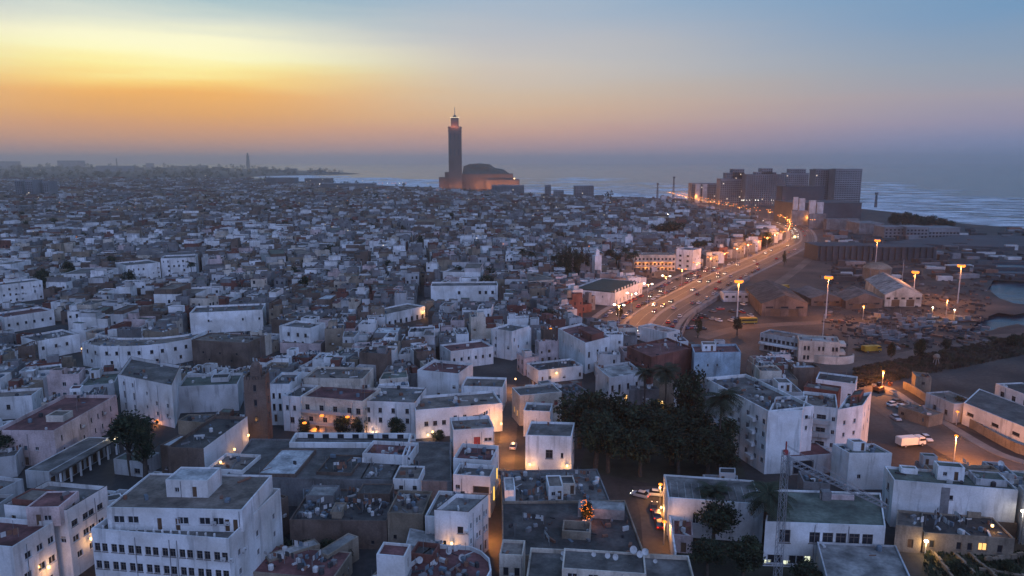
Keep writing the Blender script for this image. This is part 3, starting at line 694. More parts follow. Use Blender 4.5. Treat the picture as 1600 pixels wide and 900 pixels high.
hero('dark brown windowless house behind the earth-walled ruin', (494, 737), (549, 739), 6.6, 'brown', 'dark', D=10, par=.3, keep=.9, win={0: []}, clut=14)
hero('grey blank-walled house with rubble on the roof left of the small white cube', (563, 748), (612, 749), 5.8, 'grey', 'dark', D=9, par=.4, keep=.9, win={0: []}, clut=24)
hero('blue-grey tin-roofed shack leaning behind the ruin wall', (474, 785), (530, 778), 4.4, 'grey', 'grey', D=7, par=.2, keep=.7, win={0: []}, clut=14)
hero('brown stained house with blank side wall right of the office block', (405, 800), (450, 775), 7.5, 'brown', 'tan', D=9, par=.5, keep=.7, win={0: [(4, .9, .7, [.3, .7], 'w0')]}, clut=16)
hero('low flat shed with pale roof in front of the boxy white house', (634, 850), (690, 862), 5.2, 'chalk', 'pale', C=(694, 836), par=.2, keep=1, win={0: [], 1: [(2, .8, 1.2, 2)]}, clut=0)
hero('white stair tower with maroon top and a chamfered corner at the bottom', (588, 866), (632, 870), 12.4, 'white', 'maroon', C=(642, 850), par=.4, land='the maroon-topped tower', keep=1, win={0: [], 1: [(9.6, 1.8, .7, [.55], 'door')]}, clut=1)
hero('brick-red terrace wall house beside the maroon-topped tower', (641, 864), (676, 868), 9.0, 'brick', 'dark', D=4, par=.8, keep=.8, win={0: []}, clut=3)
# rounded white building at the very bottom
zr = 9.0; base = [G(u, v, zr) for u, v in ((566, 905), (760, 905), (768, 890), (765, 872), (752, 860), (735, 853), (680, 850), (640, 880))]
pl = [(p.x, p.y) for p in base]; rb = thing('rounded_building', 'white round-ended building with maroon roof terrace at the bottom edge', 'house', (*pl[1], 0)); EXCL.append(inset(pl, -.3))
bldg(rb, pl, 0, zr - .7, 'white', 'maroon', .7, {0: autoops(math.dist(pl[0], pl[1]), 8, R, .5)}); clutter(rb, pl, zr - .7, R, 40); [dish(rb, *G(u, v, zr - .7)[:2], zr - .72, R) for u, v in ((655, 882), (700, 868), (722, 878))]
# long tin shed roofs running up from the bottom left
for i, (A_, B_) in enumerate((((386, 893), (520, 905)), ((420, 876), (500, 850)), ((512, 868), (560, 838)))):
    hero(('patched tin-roofed sheds along the bottom edge', 'narrow metal roof strip running up beside the dark yard', 'second metal roof strip ending at the pale flat shed')[i], A_, B_, 4.0 + i * .3, 'tan', ('maroon', 'pale', 'pale')[i], D=(9, 2.6, 2.6)[i], par=.1, name='shed', cat='shed', keep=.6, win={0: []}, clut=(40, 2, 2)[i])
# --- alley, right side
hero('cream house with heavy cornice and red shutters at the alley corner', (812, 618), (878, 612), 8.6, 'cream', 'grey', D=8, par=.5, land='the cream cornice house', keep=1, cap=MATS['wall_white'], win={0: [(5.2, 1.5, 1.1, [.25, .55, .86], 'red')], 3: [(2, 2, 1, [.3, .7], 'lit')]}, clut=3)
hero('small white house with one square window below the cream cornice', (818, 641), (860, 643), 7.0, 'white', 'grey', D=7, par=.6, keep=1, win={0: [(3.6, 1.2, .8, [.35], 'w1')]}, clut=5)
lw, pl = hero('white house with two warm lamps glowing at the foot of its wall', (821, 680), (893, 682), 10.2, 'white', 'grey', C=(898, 660), par=.5, land='the house with two lamps', keep=1, win={0: [(5.0, 2.2, 1.7, [.52], 'w2'), (5.2, 1.3, .6, [.8], 'w0'), (.1, 1.4, .7, [.75], 'door')], 1: [(5, 1.4, 2.2, [.5], 'w2')]}, clut=3)
hero('flat-roofed building buried in rooftop rubble below the house with two lamps', (786, 786), (953, 782), 5.4, 'grey', 'grey', D=16, par=.4, land='the rubble roof', keep=.7, win={0: []}, clut=90, hut=[(.43, .57, .1, .45, 2.8, 'white', 'tan'), (.57, .7, .25, .5, 2.3, 'cream', 'dark'), (.02, .12, .1, .5, 2.2, 'white', 'pale')])
cb_, pl = hero('large dark flat-roofed building with a square light well', (785, 868), (1008, 866), 6.4, 'tan', 'dark', D=21, par=.5, land='the light-well roof', keep=.4, win={0: [], 1: [(2, 1, 1, 4)]}, clut=40)
b = MB(); ww = quad4((878, 829), (923, 832), 8.0, D=4.2); inn = inset(ww, .3)
for i in range(4): b.prism([ww[i], ww[(i + 1) % 4], inn[(i + 1) % 4], inn[i]], 6.35, 8.0)
b.build('light_well', MATS['wall_tan'], cb_, cb_.location); b = MB(); b.poly([(*q, 6.43) for q in inn]); b.build('light_well_floor', MATS['roof_dark'], cb_, cb_.location)
b = MB(); q = quad4((903, 793), (976, 798), 8.4, D=3.5); b.prism(q, 6.3, 8.4); b.build('lean_to', MATS['roof_pale'], cb_, cb_.location)
bb, pl = hero('broad grey-roofed building with satellite dishes along the bottom edge', (818, 930), (1096, 946), 11.6, 'cream', 'grey', C=(1076, 868), par=.7, land='the dish-covered roof', keep=.2, win={0: []}, clut=8)
_, pp = hero('', (878, 888), (1010, 897), 13.8, 'cream', 'grey', D=6, par=.3, z0=11.6, root=bb, clut=0, win={0: [(12.0, 1.4, 1.6, 4, 'w1')]})
for u, v, s in ((902, 872, 2.1), (927, 882, .9), (948, 885, 1.1), (960, 888, 1.2), (988, 878, 1.5), (998, 884, 1.3), (1008, 880, 1.3), (880, 860, .9), (1024, 872, .8), (878, 868, .9)):
    p = G(u, v, 12.6); dish(bb, p.x, p.y, 11.6 if v < 878 else 13.8, R, s * .7)
hero('cream building with arched windows at the bottom of the alley', (780, 866), (817, 868), 9.6, 'cream', 'tan', D=5, par=.5, keep=1, win={0: [(6.2, 1.6, .9, [.28, .75], 'w0'), (2.6, 1.6, .9, [.28, .75], 'w0')]}, clut=3)
# --- lane wall and big halls
lwall = thing('lane_wall', 'tall white garden wall lit by a lamp along the narrow lane', 'wall', (*G(1046, 800)[:2], 0)); b = MB()
wp = [G(u, v, 4.5) for u, v in ((1037, 741), (1044, 800), (1054, 862))]
for i in range(2):
    d = (wp[i + 1] - wp[i]).normalized(); n = Vector((d.y, -d.x, 0)) * -.35
    b.prism([wp[i][:2], wp[i + 1][:2], (wp[i + 1] + n)[:2], (wp[i] + n)[:2]], 0, 4.5)
b.build('wall', MATS['wall_white'], lwall, lwall.location)
h1, pl = hero('big white hall with broad grey roof and a row of five tall windows', (1196, 815), (1384, 822), 8.6, 'white', 'green', C=(1376, 770), par=.35, name='hall', cat='hall', land='the big windowed hall', keep=1, clut=0,
    win={0: [(4.9, 2.6, 2.0, [.17], 'w2'), (5.0, 2.2, 1.9, [.42, .53, .64, .75, .86], 'w2'), (.6, 1.8, 3.0, [.1, .28], 'w1'), (.8, 1.6, 1.4, [.37], 'litw'), (.4, .9, 1.3, [.04, .2], 'litw')], 1: []})
fbox(h1, pl, 0, 13.6, 15.4, -12, -10.4, 8.6, 10.4, MATS['wall_grey'], 'roof_vent'); fbox(h1, pl, 0, 13.5, 20, -11.5, -11, 8.6, 9.6, MATS['wall_pink'], 'duct')
h2, pl = hero('long white wing with ribbed grey roof along the narrow lane', (1044, 777), (1194, 788), 8.0, 'white', 'grey', Ap=(1038, 741), par=.3, name='hall', cat='hall', land='the ribbed-roof wing', keep=.8, clut=0, win={0: [(3, 2.4, 1.2, [.3], 'w1'), (.2, 2.2, 1.1, [.15], 'door')], 1: [], 3: []})
for i in range(12): fbox(h2, pl, 0, .6 + i * 1.45, .75 + i * 1.45, -8, -.3, 7.95, 8.14, MATS['roof_pale'], 'roof_rib')
hero('maroon-roofed annexe with flowering creeper against the ribbed-roof wing', (1052, 835), (1083, 838), 3.4, 'pink', 'maroon', D=9, par=.3, keep=.6, clut=14)
hero('low pale-roofed building in front of the big windowed hall', (1292, 905), (1428, 912), 5.2, 'chalk', 'pale', C=(1400, 852), par=.3, keep=.3, clut=3, land='the low pale roof', win={0: [], 3: []})
tb, pl = hero('white twin-block building with blank walls and a dark gap between', (1397, 750), (1591, 766), 9.8, 'white', 'green', Ap=(1382, 728), par=.5, name='warehouse', cat='warehouse', land='the blank twin blocks', keep=1, clut=10,
    win={0: [(7.0, 1.0, .9, [.475], 'w0'), (1, 2.2, 1.2, [.475], 'door')], 3: [(6.5, 1.6, 1.4, [.5], 'w2'), (3, 1.6, 1.4, [.5], 'w2')]}, hut=[(.4, .62, .45, .85, 2.8, 'white', 'green'), (.7, .95, .3, .9, 1.2, 'chalk', 'green'), (.12, .26, .7, .95, 1.0, 'white', 'green')])
fbox(tb, pl, 0, 9.0, 10.6, .01, .06, .1, 9.6, MATS['wall_grey'], 'joint_panel')
hero('white cube house with a small porch window above the hall roof', (1327, 708), (1394, 708), 8.4, 'white', 'green', Ap=(1301, 693), par=.5, land='the white cube by the street', keep=1, win={0: [(2.6, 1.1, .8, [.27], 'w1')], 3: []}, clut=12, hut=[(.25, .55, .4, .8, 2.0, 'white', 'tan')])
cp_, pl = hero('white car shelter with dark red awning beside the white cube', (1236, 714), (1303, 709), 4.6, 'chalk', 'maroon', D=8, par=.2, keep=.8, win={0: [(.2, 3.4, 5.5, [.3, .75], 'w0')]}, clut=2)
hero('stained concrete hut with a dark doorway at the corner of the twin blocks', (1400, 820), (1442, 824), 5.0, 'tan', 'tan', Ap=(1402, 796), par=.5, keep=.9, win={0: [(1, 1.8, 1, [.6], 'door')]}, clut=3)
lh, pl = hero('low brown-roofed row house with one warm-lit window in the bottom right', (1444, 832), (1586, 842), 3.8, 'tan', 'dark', D=9, par=.3, keep=.9, win={0: [(1.0, 1.6, .9, [.1, .4, .52, .85], 'w0'), (1.2, 1.6, 1.6, [.66], 'lit')]}, clut=30, land='the warm-lit row house')
hero('flat brown rooftop with two small sheds behind the warm-lit row house', (1452, 808), (1590, 818), 3.2, 'brown', 'dark', D=5, par=.3, keep=.5, clut=20, hut=[(.45, .6, .1, .7, 1.6, 'tan', 'tan')])
# --- apartment block, centre right
aw = lambda zs, fr, k='w1': [(z, 1.4, 1.2, fr, k) for z in zs]
ab, pl = hero('white five-storey apartment block with stepped wings, balconies and cluttered roof', (1101, 590), (1200, 642), 15.2, 'white', 'grey', D=13, par=.9, name='apartment_block', cat='apartment block', land='the white apartment block', keep=1, clut=50,
    win={0: aw((12.2, 9.0, 5.8, 2.4), [.07, .2, .33, .46, .59, .72, .85, .95]), 3: []})
for i, z in enumerate((11.9, 8.7, 5.5, 2.1)):
    for t in (4.2, 13.0, 21.5): fbox(ab, pl, 0, t, t + 2.8, 0, 1.0, z, z + .9, MATS['wall_white'], 'balcony')
_, p2 = hero('', (1201, 643), (1254, 641), 15.0, 'white', 'grey', C=(1262, 618), par=.9, root=ab, clut=10, win={0: [], 1: []}); EXCL.append(inset(p2, -.3))
_, p3 = hero('', (1255, 632), (1309, 638), 13.6, 'white', 'tan', D=12, par=.8, root=ab, clut=16, win={0: [(10.6, 1.7, 2.2, [.2, .55], 'w2'), (7.2, 1.7, 2.2, [.2, .55], 'w2'), (3.6, 1.7, 2.2, [.2, .55], 'w2'), (10.8, 1.2, .8, [.9], 'w1'), (7.4, 1.2, .8, [.9]), (4, 1.2, .8, [.9])]}); EXCL.append(inset(p3, -.3))
_, p4 = hero('', (1309, 640), (1349, 633), 13.2, 'white', 'green', C=(1362, 612), par=.8, root=ab, clut=14, win={0: [(9.6, 1.2, .8, [.3, .7]), (6.4, 1.2, .8, [.3, .7]), (3.0, 1.2, .8, [.3, .7])], 1: [(10, 1.3, 1, 2), (6.5, 1.3, 1, 2)]}, hut=[(.3, .7, .5, .9, 2, 'brick', 'green')]); EXCL.append(inset(p4, -.3))
for z in (10.3, 6.9, 3.3): fbox(ab, p3, 0, .6, 6.6, 0, 1.3, z - .15, z + .9, MATS['wall_chalk'], 'balcony')
hero('white rooftop-strewn house with pale terrace just behind the apartment block', (1167, 612), (1255, 613), 12.0, 'chalk', 'tan', D=12, par=.7, keep=.5, clut=24, hut=[(.05, .3, .3, .7, 2.2, 'cream', 'tan'), (.6, .85, .2, .6, 2.4, 'white', 'grey')])
hero('white low house with dark flat roof behind the apartment block near the dirt track', (1275, 592), (1337, 600), 8.0, 'white', 'dark', D=9, par=.5, keep=1, clut=6)
hero('red brick house with flat terrace between the apartment wings and the street', (1256, 604), (1310, 612), 8.6, 'brick', 'tan', D=6, par=.5, keep=.5, clut=6)
# --- middle distance, right of the alley
bk, pl = hero('red-brown corner building with long balconies facing the park', (980, 541), (1018, 558), 9.2, 'brick', 'maroon', C=(1083, 543), par=.8, land='the red-brown building', keep=1, clut=16, win={0: [(5.6, 1.7, .9, 4, 'w0'), (2.0, 2, .9, 4, 'w0')], 1: []})
for z in (5.2, 1.6): fbox(bk, pl, 0, .4, 13, 0, 1.1, z, z + .8, MATS['wall_brick'], 'balcony')
hero('pale blue blank-walled house right of the red-brown building', (1085, 551), (1158, 550), 9.6, 'blue', 'maroon', Ap=(1080, 538), par=.8, land='the pale blue house', keep=1, win={0: [(5.5, .8, .5, [.1, .3, .5], 'w0'), (2, .8, .6, [.05])], 1: []}, clut=12, hut=[(.2, .5, .4, .8, 2.2, 'white', 'tan')])
ah, pl = hero('white villa with arched upper windows and brick rooftop shed', (872, 513), (915, 536), 10.6, 'white', 'maroon', C=(953, 526), par=.8, land='the arched white villa', keep=1, win={0: [(7, .8, .5, [.2, .5, .8], 'w0')], 1: [(5.8, 2, 1.1, [.15, .5, .85], 'w2'), (1.5, 1.8, 1.1, [.15, .5, .85], 'w2')]}, clut=8, hut=[(.5, .95, .3, .8, 2.6, 'brick', 'maroon')])
hero('white single-storey house with a glowing doorway lamp left of the villa', (841, 579), (911, 571), 4.2, 'white', 'dark', D=10, par=.6, keep=1, clut=22, land='the glowing doorway house')
hero('white house behind the park with columned arcade and pale roof terrace', (931, 572), (952, 590), 9.0, 'chalk', 'pale', C=(1006, 582), par=.6, land='the house behind the park', keep=1, clut=10, win={1: [(5, 1.9, .9, [.1, .3, .55, .8], 'w0'), (1, 2.2, 1.2, [.5, .8], 'lit')]})
hero('narrow white shop row with flat roof where the boulevard begins', (997, 509), (1042, 520), 5.6, 'white', 'pale', D=8, par=.5, keep=1, land='the shop row', clut=6)
gm, pl = hero('walled mosque with dark green tiled roof and pointed white battlements', (961, 458), (1004, 440), 6.2, 'white', 'green', D=26, par=.8, name='walled_mosque', cat='mosque', land='the green-roofed mosque', keep=1, clut=0, win={0: [(1, 2, 1, 8, 'w0')]})
b = MB(); b.prism(inset(pl, 2.5), 6.1, 7.2); b.build('tiled_roof', GREENR, gm, gm.location)
for i in range(9): l = math.dist(pl[0], pl[1]); fbox(gm, pl, 0, .6 + i * (l - 1.2) / 9, 1.7 + i * (l - 1.2) / 9, -.3, -.02, 7.0, 8.6, MATS['wall_white'], 'battlement')
mm = thing('white_minaret', 'slim white square minaret beside the green-roofed mosque', 'minaret', (*G(932, 436)[:2], 0)); b = MB(); b.obox((0, 0), .3, 4.6, 4.6, 0, 15.5); b.build('shaft', MATS['wall_white'], mm); b = MB(); b.obox((0, 0), .3, 2.4, 2.4, 15.5, 18.6); b.lathe((0, 0, 18.6), [(1.2, 0), (.9, .6), (.1, 1.2), (.05, 2)], 8); b.build('lantern', MATS['wall_white'], mm)
guard((mm.location.x - 3, mm.location.y), (mm.location.x + 3, mm.location.y), 0, 18, .8)
EXCL.append([(mm.location.x + x, mm.location.y + y) for x, y in ((-4, -4), (4, -4), (4, 4), (-4, 4))])
sc, pl = hero('school with two floors of open galleries glowing orange beside the boulevard', (991, 398), (1056, 398), 11.0, 'cream', 'tan', D=12, par=.5, name='school', cat='school', land='the orange-lit school', keep=1, clut=10, win={0: [(z, 1.6, 1.4, 11, 'w0') for z in (7.6, 4.2, .9)], 1: [], 3: []})
for z in (7.0, 3.6): fbox(sc, pl, 0, .3, 26.5, 0, 2.0, z - .3, z + .7, MATS['wall_cream'], 'gallery')
SCH = (sc, pl)
hero('white five-storey stair block with dark strip windows at the end of the school', (1057, 389), (1083, 391), 13.5, 'white', 'grey', D=14, par=.6, keep=1, win={0: [(9, 1.4, 1.8, [.25, .7], 'w0'), (5.5, 1.4, 1.8, [.25, .7], 'w0'), (2, 1.4, 1.8, [.25, .7], 'w0')]})
# --- middle distance, left and centre
hero('white house with terrace court and low walls above the mosque quarter', (652, 578), (716, 584), 8.2, 'white', 'maroon', D=13, par=.9, land='the white terrace house', keep=1, clut=14)
hero('white house with a broad tan roof and a dark doorway beside the alley mouth', (721, 603), (786, 605), 7.0, 'white', 'tan', D=10, par=.6, keep=1, clut=8)
hero('curving white house with maroon roof and a line of small windows', (704, 549), (771, 541), 6.2, 'white', 'maroon', D=11, par=.6, land='the maroon-roofed curve', keep=1, win={0: [(2.8, 1.2, .9, 6, 'w0')]}, clut=3)
hero('tall white house cluster with stacked terraces above the alley', (769, 513), (800, 518), 10.5, 'white', 'grey', D=12, keep=1, land='the stacked terraces')
hero('second tall white house with terraces stepping down to the alley', (801, 520), (830, 512), 9.0, 'white', 'tan', D=11, keep=.8)
hero('white house with twin windows standing on a pink base wall', (436, 509), (484, 513), 9.0, 'white', 'grey', D=11, land='the house on the pink wall', keep=1, win={0: [(6, 1.5, 1.2, [.3, .6, .85], 'w2'), (2.4, 1.7, 1.1, [.12, .5, .75], 'w0')]})
hero('pink low blank wall house in front of the twin-window house', (437, 536), (501, 537), 3.6, 'pink', 'tan', D=6, par=.4, keep=1, win={0: []}, clut=8)
hero('white arcaded house with a warm lit upper terrace in the old town', (604, 491), (664, 478), 5.4, 'white', 'tan', D=12, par=.6, keep=1, land='the lit arcade', win={0: [(.2, 2.2, 1.4, 7, 'w0')]})
hero('long white building with three square windows at its right end', (673, 447), (778, 446), 8.0, 'white', 'grey', D=14, land='the long white building', keep=1, win={0: [(4.2, 1.7, 1.4, [.42, .73, .82, .92], 'w0')]})
hero('large white windowless block standing over brown roofs on the left', (296, 489), (410, 484), 8.6, 'white', 'grey', D=16, land='the large white block', keep=1, win={0: [(5, 1, .8, [.25, .72, .95], 'w0')]}, clut=20)
hero('reddish brown bare-brick house right of the bowed white building', (299, 531), (386, 536), 9.0, 'brown', 'tan', D=12, par=.4, land='the bare-brick house', keep=1, win={0: [(4.5, .8, .8, [.2, .5, .8], 'w0'), (1.8, .8, .8, [.3, .7], 'w0')]}, clut=20)
hero('white long house with square windows and dark band at the far left', (58, 533), (124, 521), 6.6, 'white', 'grey', D=14, land='the dark-banded house', keep=1, cap=MATS['roof_dark'], win={0: [(3.6, 1.3, 1.0, [.12, .42, .68], 'w2')]}, clut=24)
hero('white house with maroon roof and a row of dark windows at the far left', (6, 496), (84, 484), 6.4, 'white', 'maroon', D=14, land='the left maroon roof', keep=1, win={0: [(2.8, 1.2, 1.0, 6, 'w0')]})
hero('tall white block with stepped top on the left edge of the old town', (-20, 448), (66, 438), 9.5, 'white', 'grey', D=12, keep=1, land='the stepped white block')
hero('white little house at the left edge above the maroon roofs', (-20, 622), (49, 618), 6.0, 'white', 'tan', D=8, keep=1, land='the left edge house', win={0: [(3, 1.4, 1, [.2, .45], 'w2')]})
hero('big white complex with staggered roofline on the left middle distance', (197, 415), (250, 410), 10.0, 'white', 'grey', D=20, keep=.9, land='the staggered complex')
hero('tall right wing of the staggered white complex', (251, 404), (305, 402), 12.0, 'white', 'grey', D=18, keep=.9)
# bowed white building on the left
zt = 8.6; pts = [G(u, v, zt) for u, v in ((127, 536), (155, 541), (190, 541), (225, 540), (262, 536), (299, 529))]; bk_ = [p + Vector((0, 13, 0)) for p in pts][::-1]
pl = [(p.x, p.y) for p in pts + bk_]; bw = thing('curved_building', 'long white bowed building with square windows curving along a lane', 'house', (*pl[2], 0)); EXCL.append(inset(pl, -.3)); LAND.append(('the bowed white building', 212, 550, 290))
bldg(bw, pl, 0, zt - .7, 'white', 'tan', .7, {i: rows(math.dist(pl[i], pl[i + 1]), [(5.2, 1.4, 1.1, [.3, .75], 'w0'), (1.8, 1.3, 1.0, [.5], 'w0')]) for i in range(5)}); clutter(bw, pl, zt - .7, R, 50)
for i in range(5): guard(pl[i], pl[i + 1], 0, zt, 1)

# ================================================================== THE GREAT MOSQUE ON THE SHORE
gx, gy = G(712, 296)[:2]; SM = gy / 1980.0
GM = thing('great_mosque', 'great sandstone mosque by the sea with one very tall square minaret', 'mosque', (gx, gy, 0)); LAND.append(('the great mosque', 712, 270, gy))
pxm = PJ(gx, gy, 40)[2] / F               # metres per photo pixel out there
def MX(u): return (u - 712) * pxm
def MZ(v): return G(712, 296)[1] * 0 + (CAMH - (gy * (math.tan(math.atan((v - CY) / F) + PITCH))))
def mpart(nm, m, fn, parent=GM): b = MB(); fn(b); return b.build(nm, m, parent)
zs_, zl_ = MZ(199.5), MZ(184)
mpart('shaft', STONE, lambda b: b.obox((0, 0), .04, MX(722.5) * 1 - MX(702.5), 26, 0, zs_))
def cornice(b):
    w = MX(722.8) - MX(702.2)
    for z, e in ((zs_, 1.6), (zs_ - 8, .8), (zs_ * .45, .7)): b.obox((0, 0), .04, w + e, 26 + e, z - 1.2, z + .4)
mpart('cornice', STONE, cornice)
def merl(b):
    w = MX(722.5) - MX(702.5)
    for i in range(9):
        for y in (-12.4, 12.4): b.obox((-w / 2 + 1.5 + i * (w - 3) / 8, y), .0, 2, 1, zs_ + .3, zs_ + 3)
mpart('merlon', STONE, merl)
mpart('lantern', STONE, lambda b: b.obox((0, 0), .04, MX(718.5) - MX(706.8), 15, zs_, zl_))
mpart('dome', MROOF, lambda b: (b.obox((0, 0), .04, MX(716.4) - MX(708.4), 11, zl_, zl_ + 2.2), b.lathe((0, 0, zl_ + 2.2), [(4.4, 0), (4.2, 2), (2.8, 4.2), (.6, 5.4)], 12)))
mpart('finial', METAL, lambda b: (b.tube([(0, 0, zl_ + 6), (0, 0, MZ(167.5))], .7, 6), [b.lathe((0, 0, zl_ + 10 + k * 5.4), [(.1, -1.9 + k * .3), (1.9 - k * .3, 0), (.1, 1.9 - k * .3)], 10) for k in range(3)]))
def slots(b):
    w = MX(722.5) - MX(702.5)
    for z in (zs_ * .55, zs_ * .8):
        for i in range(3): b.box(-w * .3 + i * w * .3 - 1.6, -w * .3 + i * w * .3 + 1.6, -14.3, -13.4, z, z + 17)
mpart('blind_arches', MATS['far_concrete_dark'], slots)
H0 = MZ(272)
def hallw(b):
    b.box(MX(721.5), MX(802), 8, 110, 0, H0)
    b.box(MX(686), MX(703), 0, 50, 0, MZ(277)); b.box(MX(695), MX(704), 4, 40, 0, MZ(269))
    b.box(MX(760), MX(812), 2, 90, 0, MZ(281))
    for i in range(14): b.box(MX(728) + i * 9.4, MX(728) + i * 9.4 + 2.2, 7, 8.2, 0, H0 - 2)
mpart('hall_wall', STONE, hallw)
def roofs(b):
    y0, y1 = 14, 104
    pr = [(722, 272), (724, 260), (733, 256.5), (748, 255.3), (764, 257), (773, 263), (786, 265), (796, 271.5), (796, 273.5), (722, 274)]
    f = [(MX(u), y0 + (6 if v < 270 else 0), MZ(v)) for u, v in pr]; k = [(x, y1, z) for x, y, z in f]
    b.poly(f[::-1]); b.poly(k)
    for i in range(len(f)): j = (i + 1) % len(f); b.quad(f[i], f[j], k[j], k[i])
    for u0, u1, v in ((735, 762, 262), (733, 768, 267)): b.box(MX(u0), MX(u1), 16, 20, MZ(v), MZ(v) + 1.0)
mpart('hall_roof', MROOF, roofs)
fl = MB()
FLX = [(-34, -16), (-20, -22), (2, -26), (14, -24), (34, -16), (60, -14), (86, -16), (110, -18), (135, -20), (155, -14)]
for x, y in FLX: fl.obox((x, y), 0, 2.4, 1.2, 0, 1.6)
fl.build('floodlight', POLE, GM)
for i, (x, y) in enumerate(FLX): light(GM, (x, y + 1, 9), 26000 if x > 40 else 6000, (1, .36, .12), 1.5)
for x in (-7, 0, 7): light(GM, (x, -16, zs_ + 3), 4500, (1, .3, .16), 1)
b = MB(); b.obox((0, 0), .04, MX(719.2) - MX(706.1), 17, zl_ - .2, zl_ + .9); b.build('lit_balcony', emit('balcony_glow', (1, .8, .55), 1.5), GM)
b = MB(); b.lathe((MX(804), 1, MZ(279)), [(.1, -2), (2, 0), (.1, 2)], 8); b.build('lamp', BULBW, GM)
LAND.append(('the great mosque', 712, 290, gy))

# ================================================================== FAR BLOCKS, TOWERS, SEAFRONT
def tower(label, u0, u1, vt, vb, m=None, depth=24, floors=True, steps=(), lit=0, name='tower_block', cat='tower block', fins=0, ang=0.0, slabm=None):
    """a far building standing on the ground line seen at vb; steps: (u0, u1, v top) upper set-backs"""
    m = m or DARKB; p, q = G(u0, vb), G(u1, vb); y0 = (p.y + q.y) / 2; k = PJ(0, y0, 20)[2] / F
    xc = ((u0 + u1) / 2 - CX) * k; t = thing(name, label, cat, (xc, y0, 0), ang); w = (u1 - u0) * k
    Z = lambda v: CAMH - y0 * math.tan(math.atan((v - CY) / F) + PITCH)
    H = Z(vt); r = random.Random(int(u0 * 3 + vb)); b = MB(); b.box(-w / 2, w / 2, 0, depth, 0, H); b.box(-w / 2 - .3, w / 2 + .3, -.3, depth + .3, H, H + .9); b.build('wall', m, t)
    blocks = [(-w / 2, w / 2, 0, H, 0)]
    for i, (a, c, v) in enumerate(steps):
        x0, x1 = ((a + 0.0 - (u0 + u1) / 2) * k, (c - (u0 + u1) / 2) * k); b = MB(); b.box(x0, x1, 3, depth - 3, H - .5 if not i else H - .4, Z(v)); b.build('upper_wall', m, t)
        blocks.append((x0, x1, H, Z(v), 3))
    if floors:
        s = MB(); g = MB(); gl = MB()
        for x0, x1, z0, z1, y in blocks:
            n = int((z1 - z0) / 3.2); c = max(2, int((x1 - x0) / 3.4))
            for f in range(n):
                z = z0 + f * 3.2 + 3.0; s.box(x0 - .5, x1 + .5, y - 1.1, y - .02, z - .25, z)
                for j in range(c):
                    xx = x0 + (j + .5) * (x1 - x0) / c; (gl if r.random() < lit else g).box(xx - .9, xx + .9, y - .12, y - .01, z - 2.1, z - .5)
        for q_, nm, mm_ in ((s, 'floor_slabs', slabm or m), (g, 'windows', GLASS), (gl, 'lit_windows', emit('far_lit_window', (1, .82, .6), 1.1))):
            if q_.f: q_.build(nm, mm_, t)['kind'] = 'stuff'
    for i in range(fins):
        b = MB(); x = -w / 2 + (i + .5) * w / fins; b.box(x - .8, x + .8, -1.6, -.02, 0, H + 1); b.build('fin', m, t)
    EXCL.append([(xc + x, y0 + y) for x, y in ((-w / 2 - 2, -8), (w / 2 + 2, -8), (w / 2 + 2, depth + 2), (-w / 2 - 2, depth + 2))])
    LAND.append((None, 0, 0, 0)); return t, H
tower('low seafront block with two white framed arches on its front', 1080, 1124, 287, 316, floors=True, lit=.03)
af, ah_ = tower('pale pair of portal frames standing before the low seafront block', 1087, 1094, 288, 317, m=MATS['wall_chalk'], depth=3, floors=False)
tower('second pale portal frame before the low seafront block', 1098, 1105, 288, 317, m=MATS['wall_chalk'], depth=3, floors=False)
tower('stepped apartment tower at the left end of the seafront group', 1125, 1164, 280, 321, steps=((1134, 1163, 270), (1144, 1162, 264)), lit=.03)
tower('wide dark ribbed apartment slab with small penthouse in the seafront group', 1164, 1225, 273, 322, fins=18, steps=((1181, 1212, 269), (1189, 1206, 263)), lit=.01)
tower('seafront tower with a square crown between the ribbed slab and the twin towers', 1227, 1262, 271, 320, steps=((1234, 1258, 264),), lit=.02)
tower('dark seafront tower slab with a grid of balconies, left half of the tall pair', 1272, 1302, 265.5, 328, lit=.008, steps=((1276, 1284, 263.8), (1290, 1300, 264.2)))
tower('tallest seafront tower with pale balcony stripes at the right end of the group', 1303, 1344, 265, 330, lit=.008, slabm=MATS['wall_chalk'], steps=((1306, 1316, 263.6), (1330, 1344, 263.8)))
tower('dark podium block in front of the seafront towers', 1222, 1288, 292, 333, m=DARKC, floors=False)
hv, hh = tower('big windowless fair hall with four white upright panels above its wall', 1238, 1346, 318, 352, m=DARKC, depth=60, floors=False, name='fair_hall', cat='hall')
def fair(u0, u1, v0, v1, vb, nm, m, d=2.5):
    y0 = G(800, vb).y; k = PJ(0, y0, 15)[2] / F; Z = lambda v: CAMH - y0 * math.tan(math.atan((v - CY) / F) + PITCH)
    b = MB(); b.box((u0 - CX) * k, (u1 - CX) * k, y0, y0 + d, max(0, Z(v1)), Z(v0)); return b.build(nm, m, hv, hv.location)
for u0, u1, v0, v1 in ((1239, 1246, 308, 328), (1248, 1257, 310, 331), (1264, 1274, 313, 336), (1276, 1286, 316, 339)): fair(u0, u1, v0, v1, 354, 'panel', MATS['wall_chalk'])
fair(1237, 1263, 329, 352, 355.5, 'front_wall', MATS['wall_grey']); fair(1265, 1291, 334, 358, 357, 'front_wall', MATS['wall_grey']); fair(1292, 1344, 342, 362, 359, 'front_wall', MATS['wall_grey'], 8)
tower('long low pale quay building behind the harbour lamps', 1344, 1382, 350, 366, m=MATS['wall_grey'], depth=30, floors=False, name='quay_building', cat='warehouse')
tower('low dark quay store beside the tree-covered mound', 1384, 1416, 356, 372, m=DARKB, depth=22, lit=0, name='quay_building', cat='warehouse')
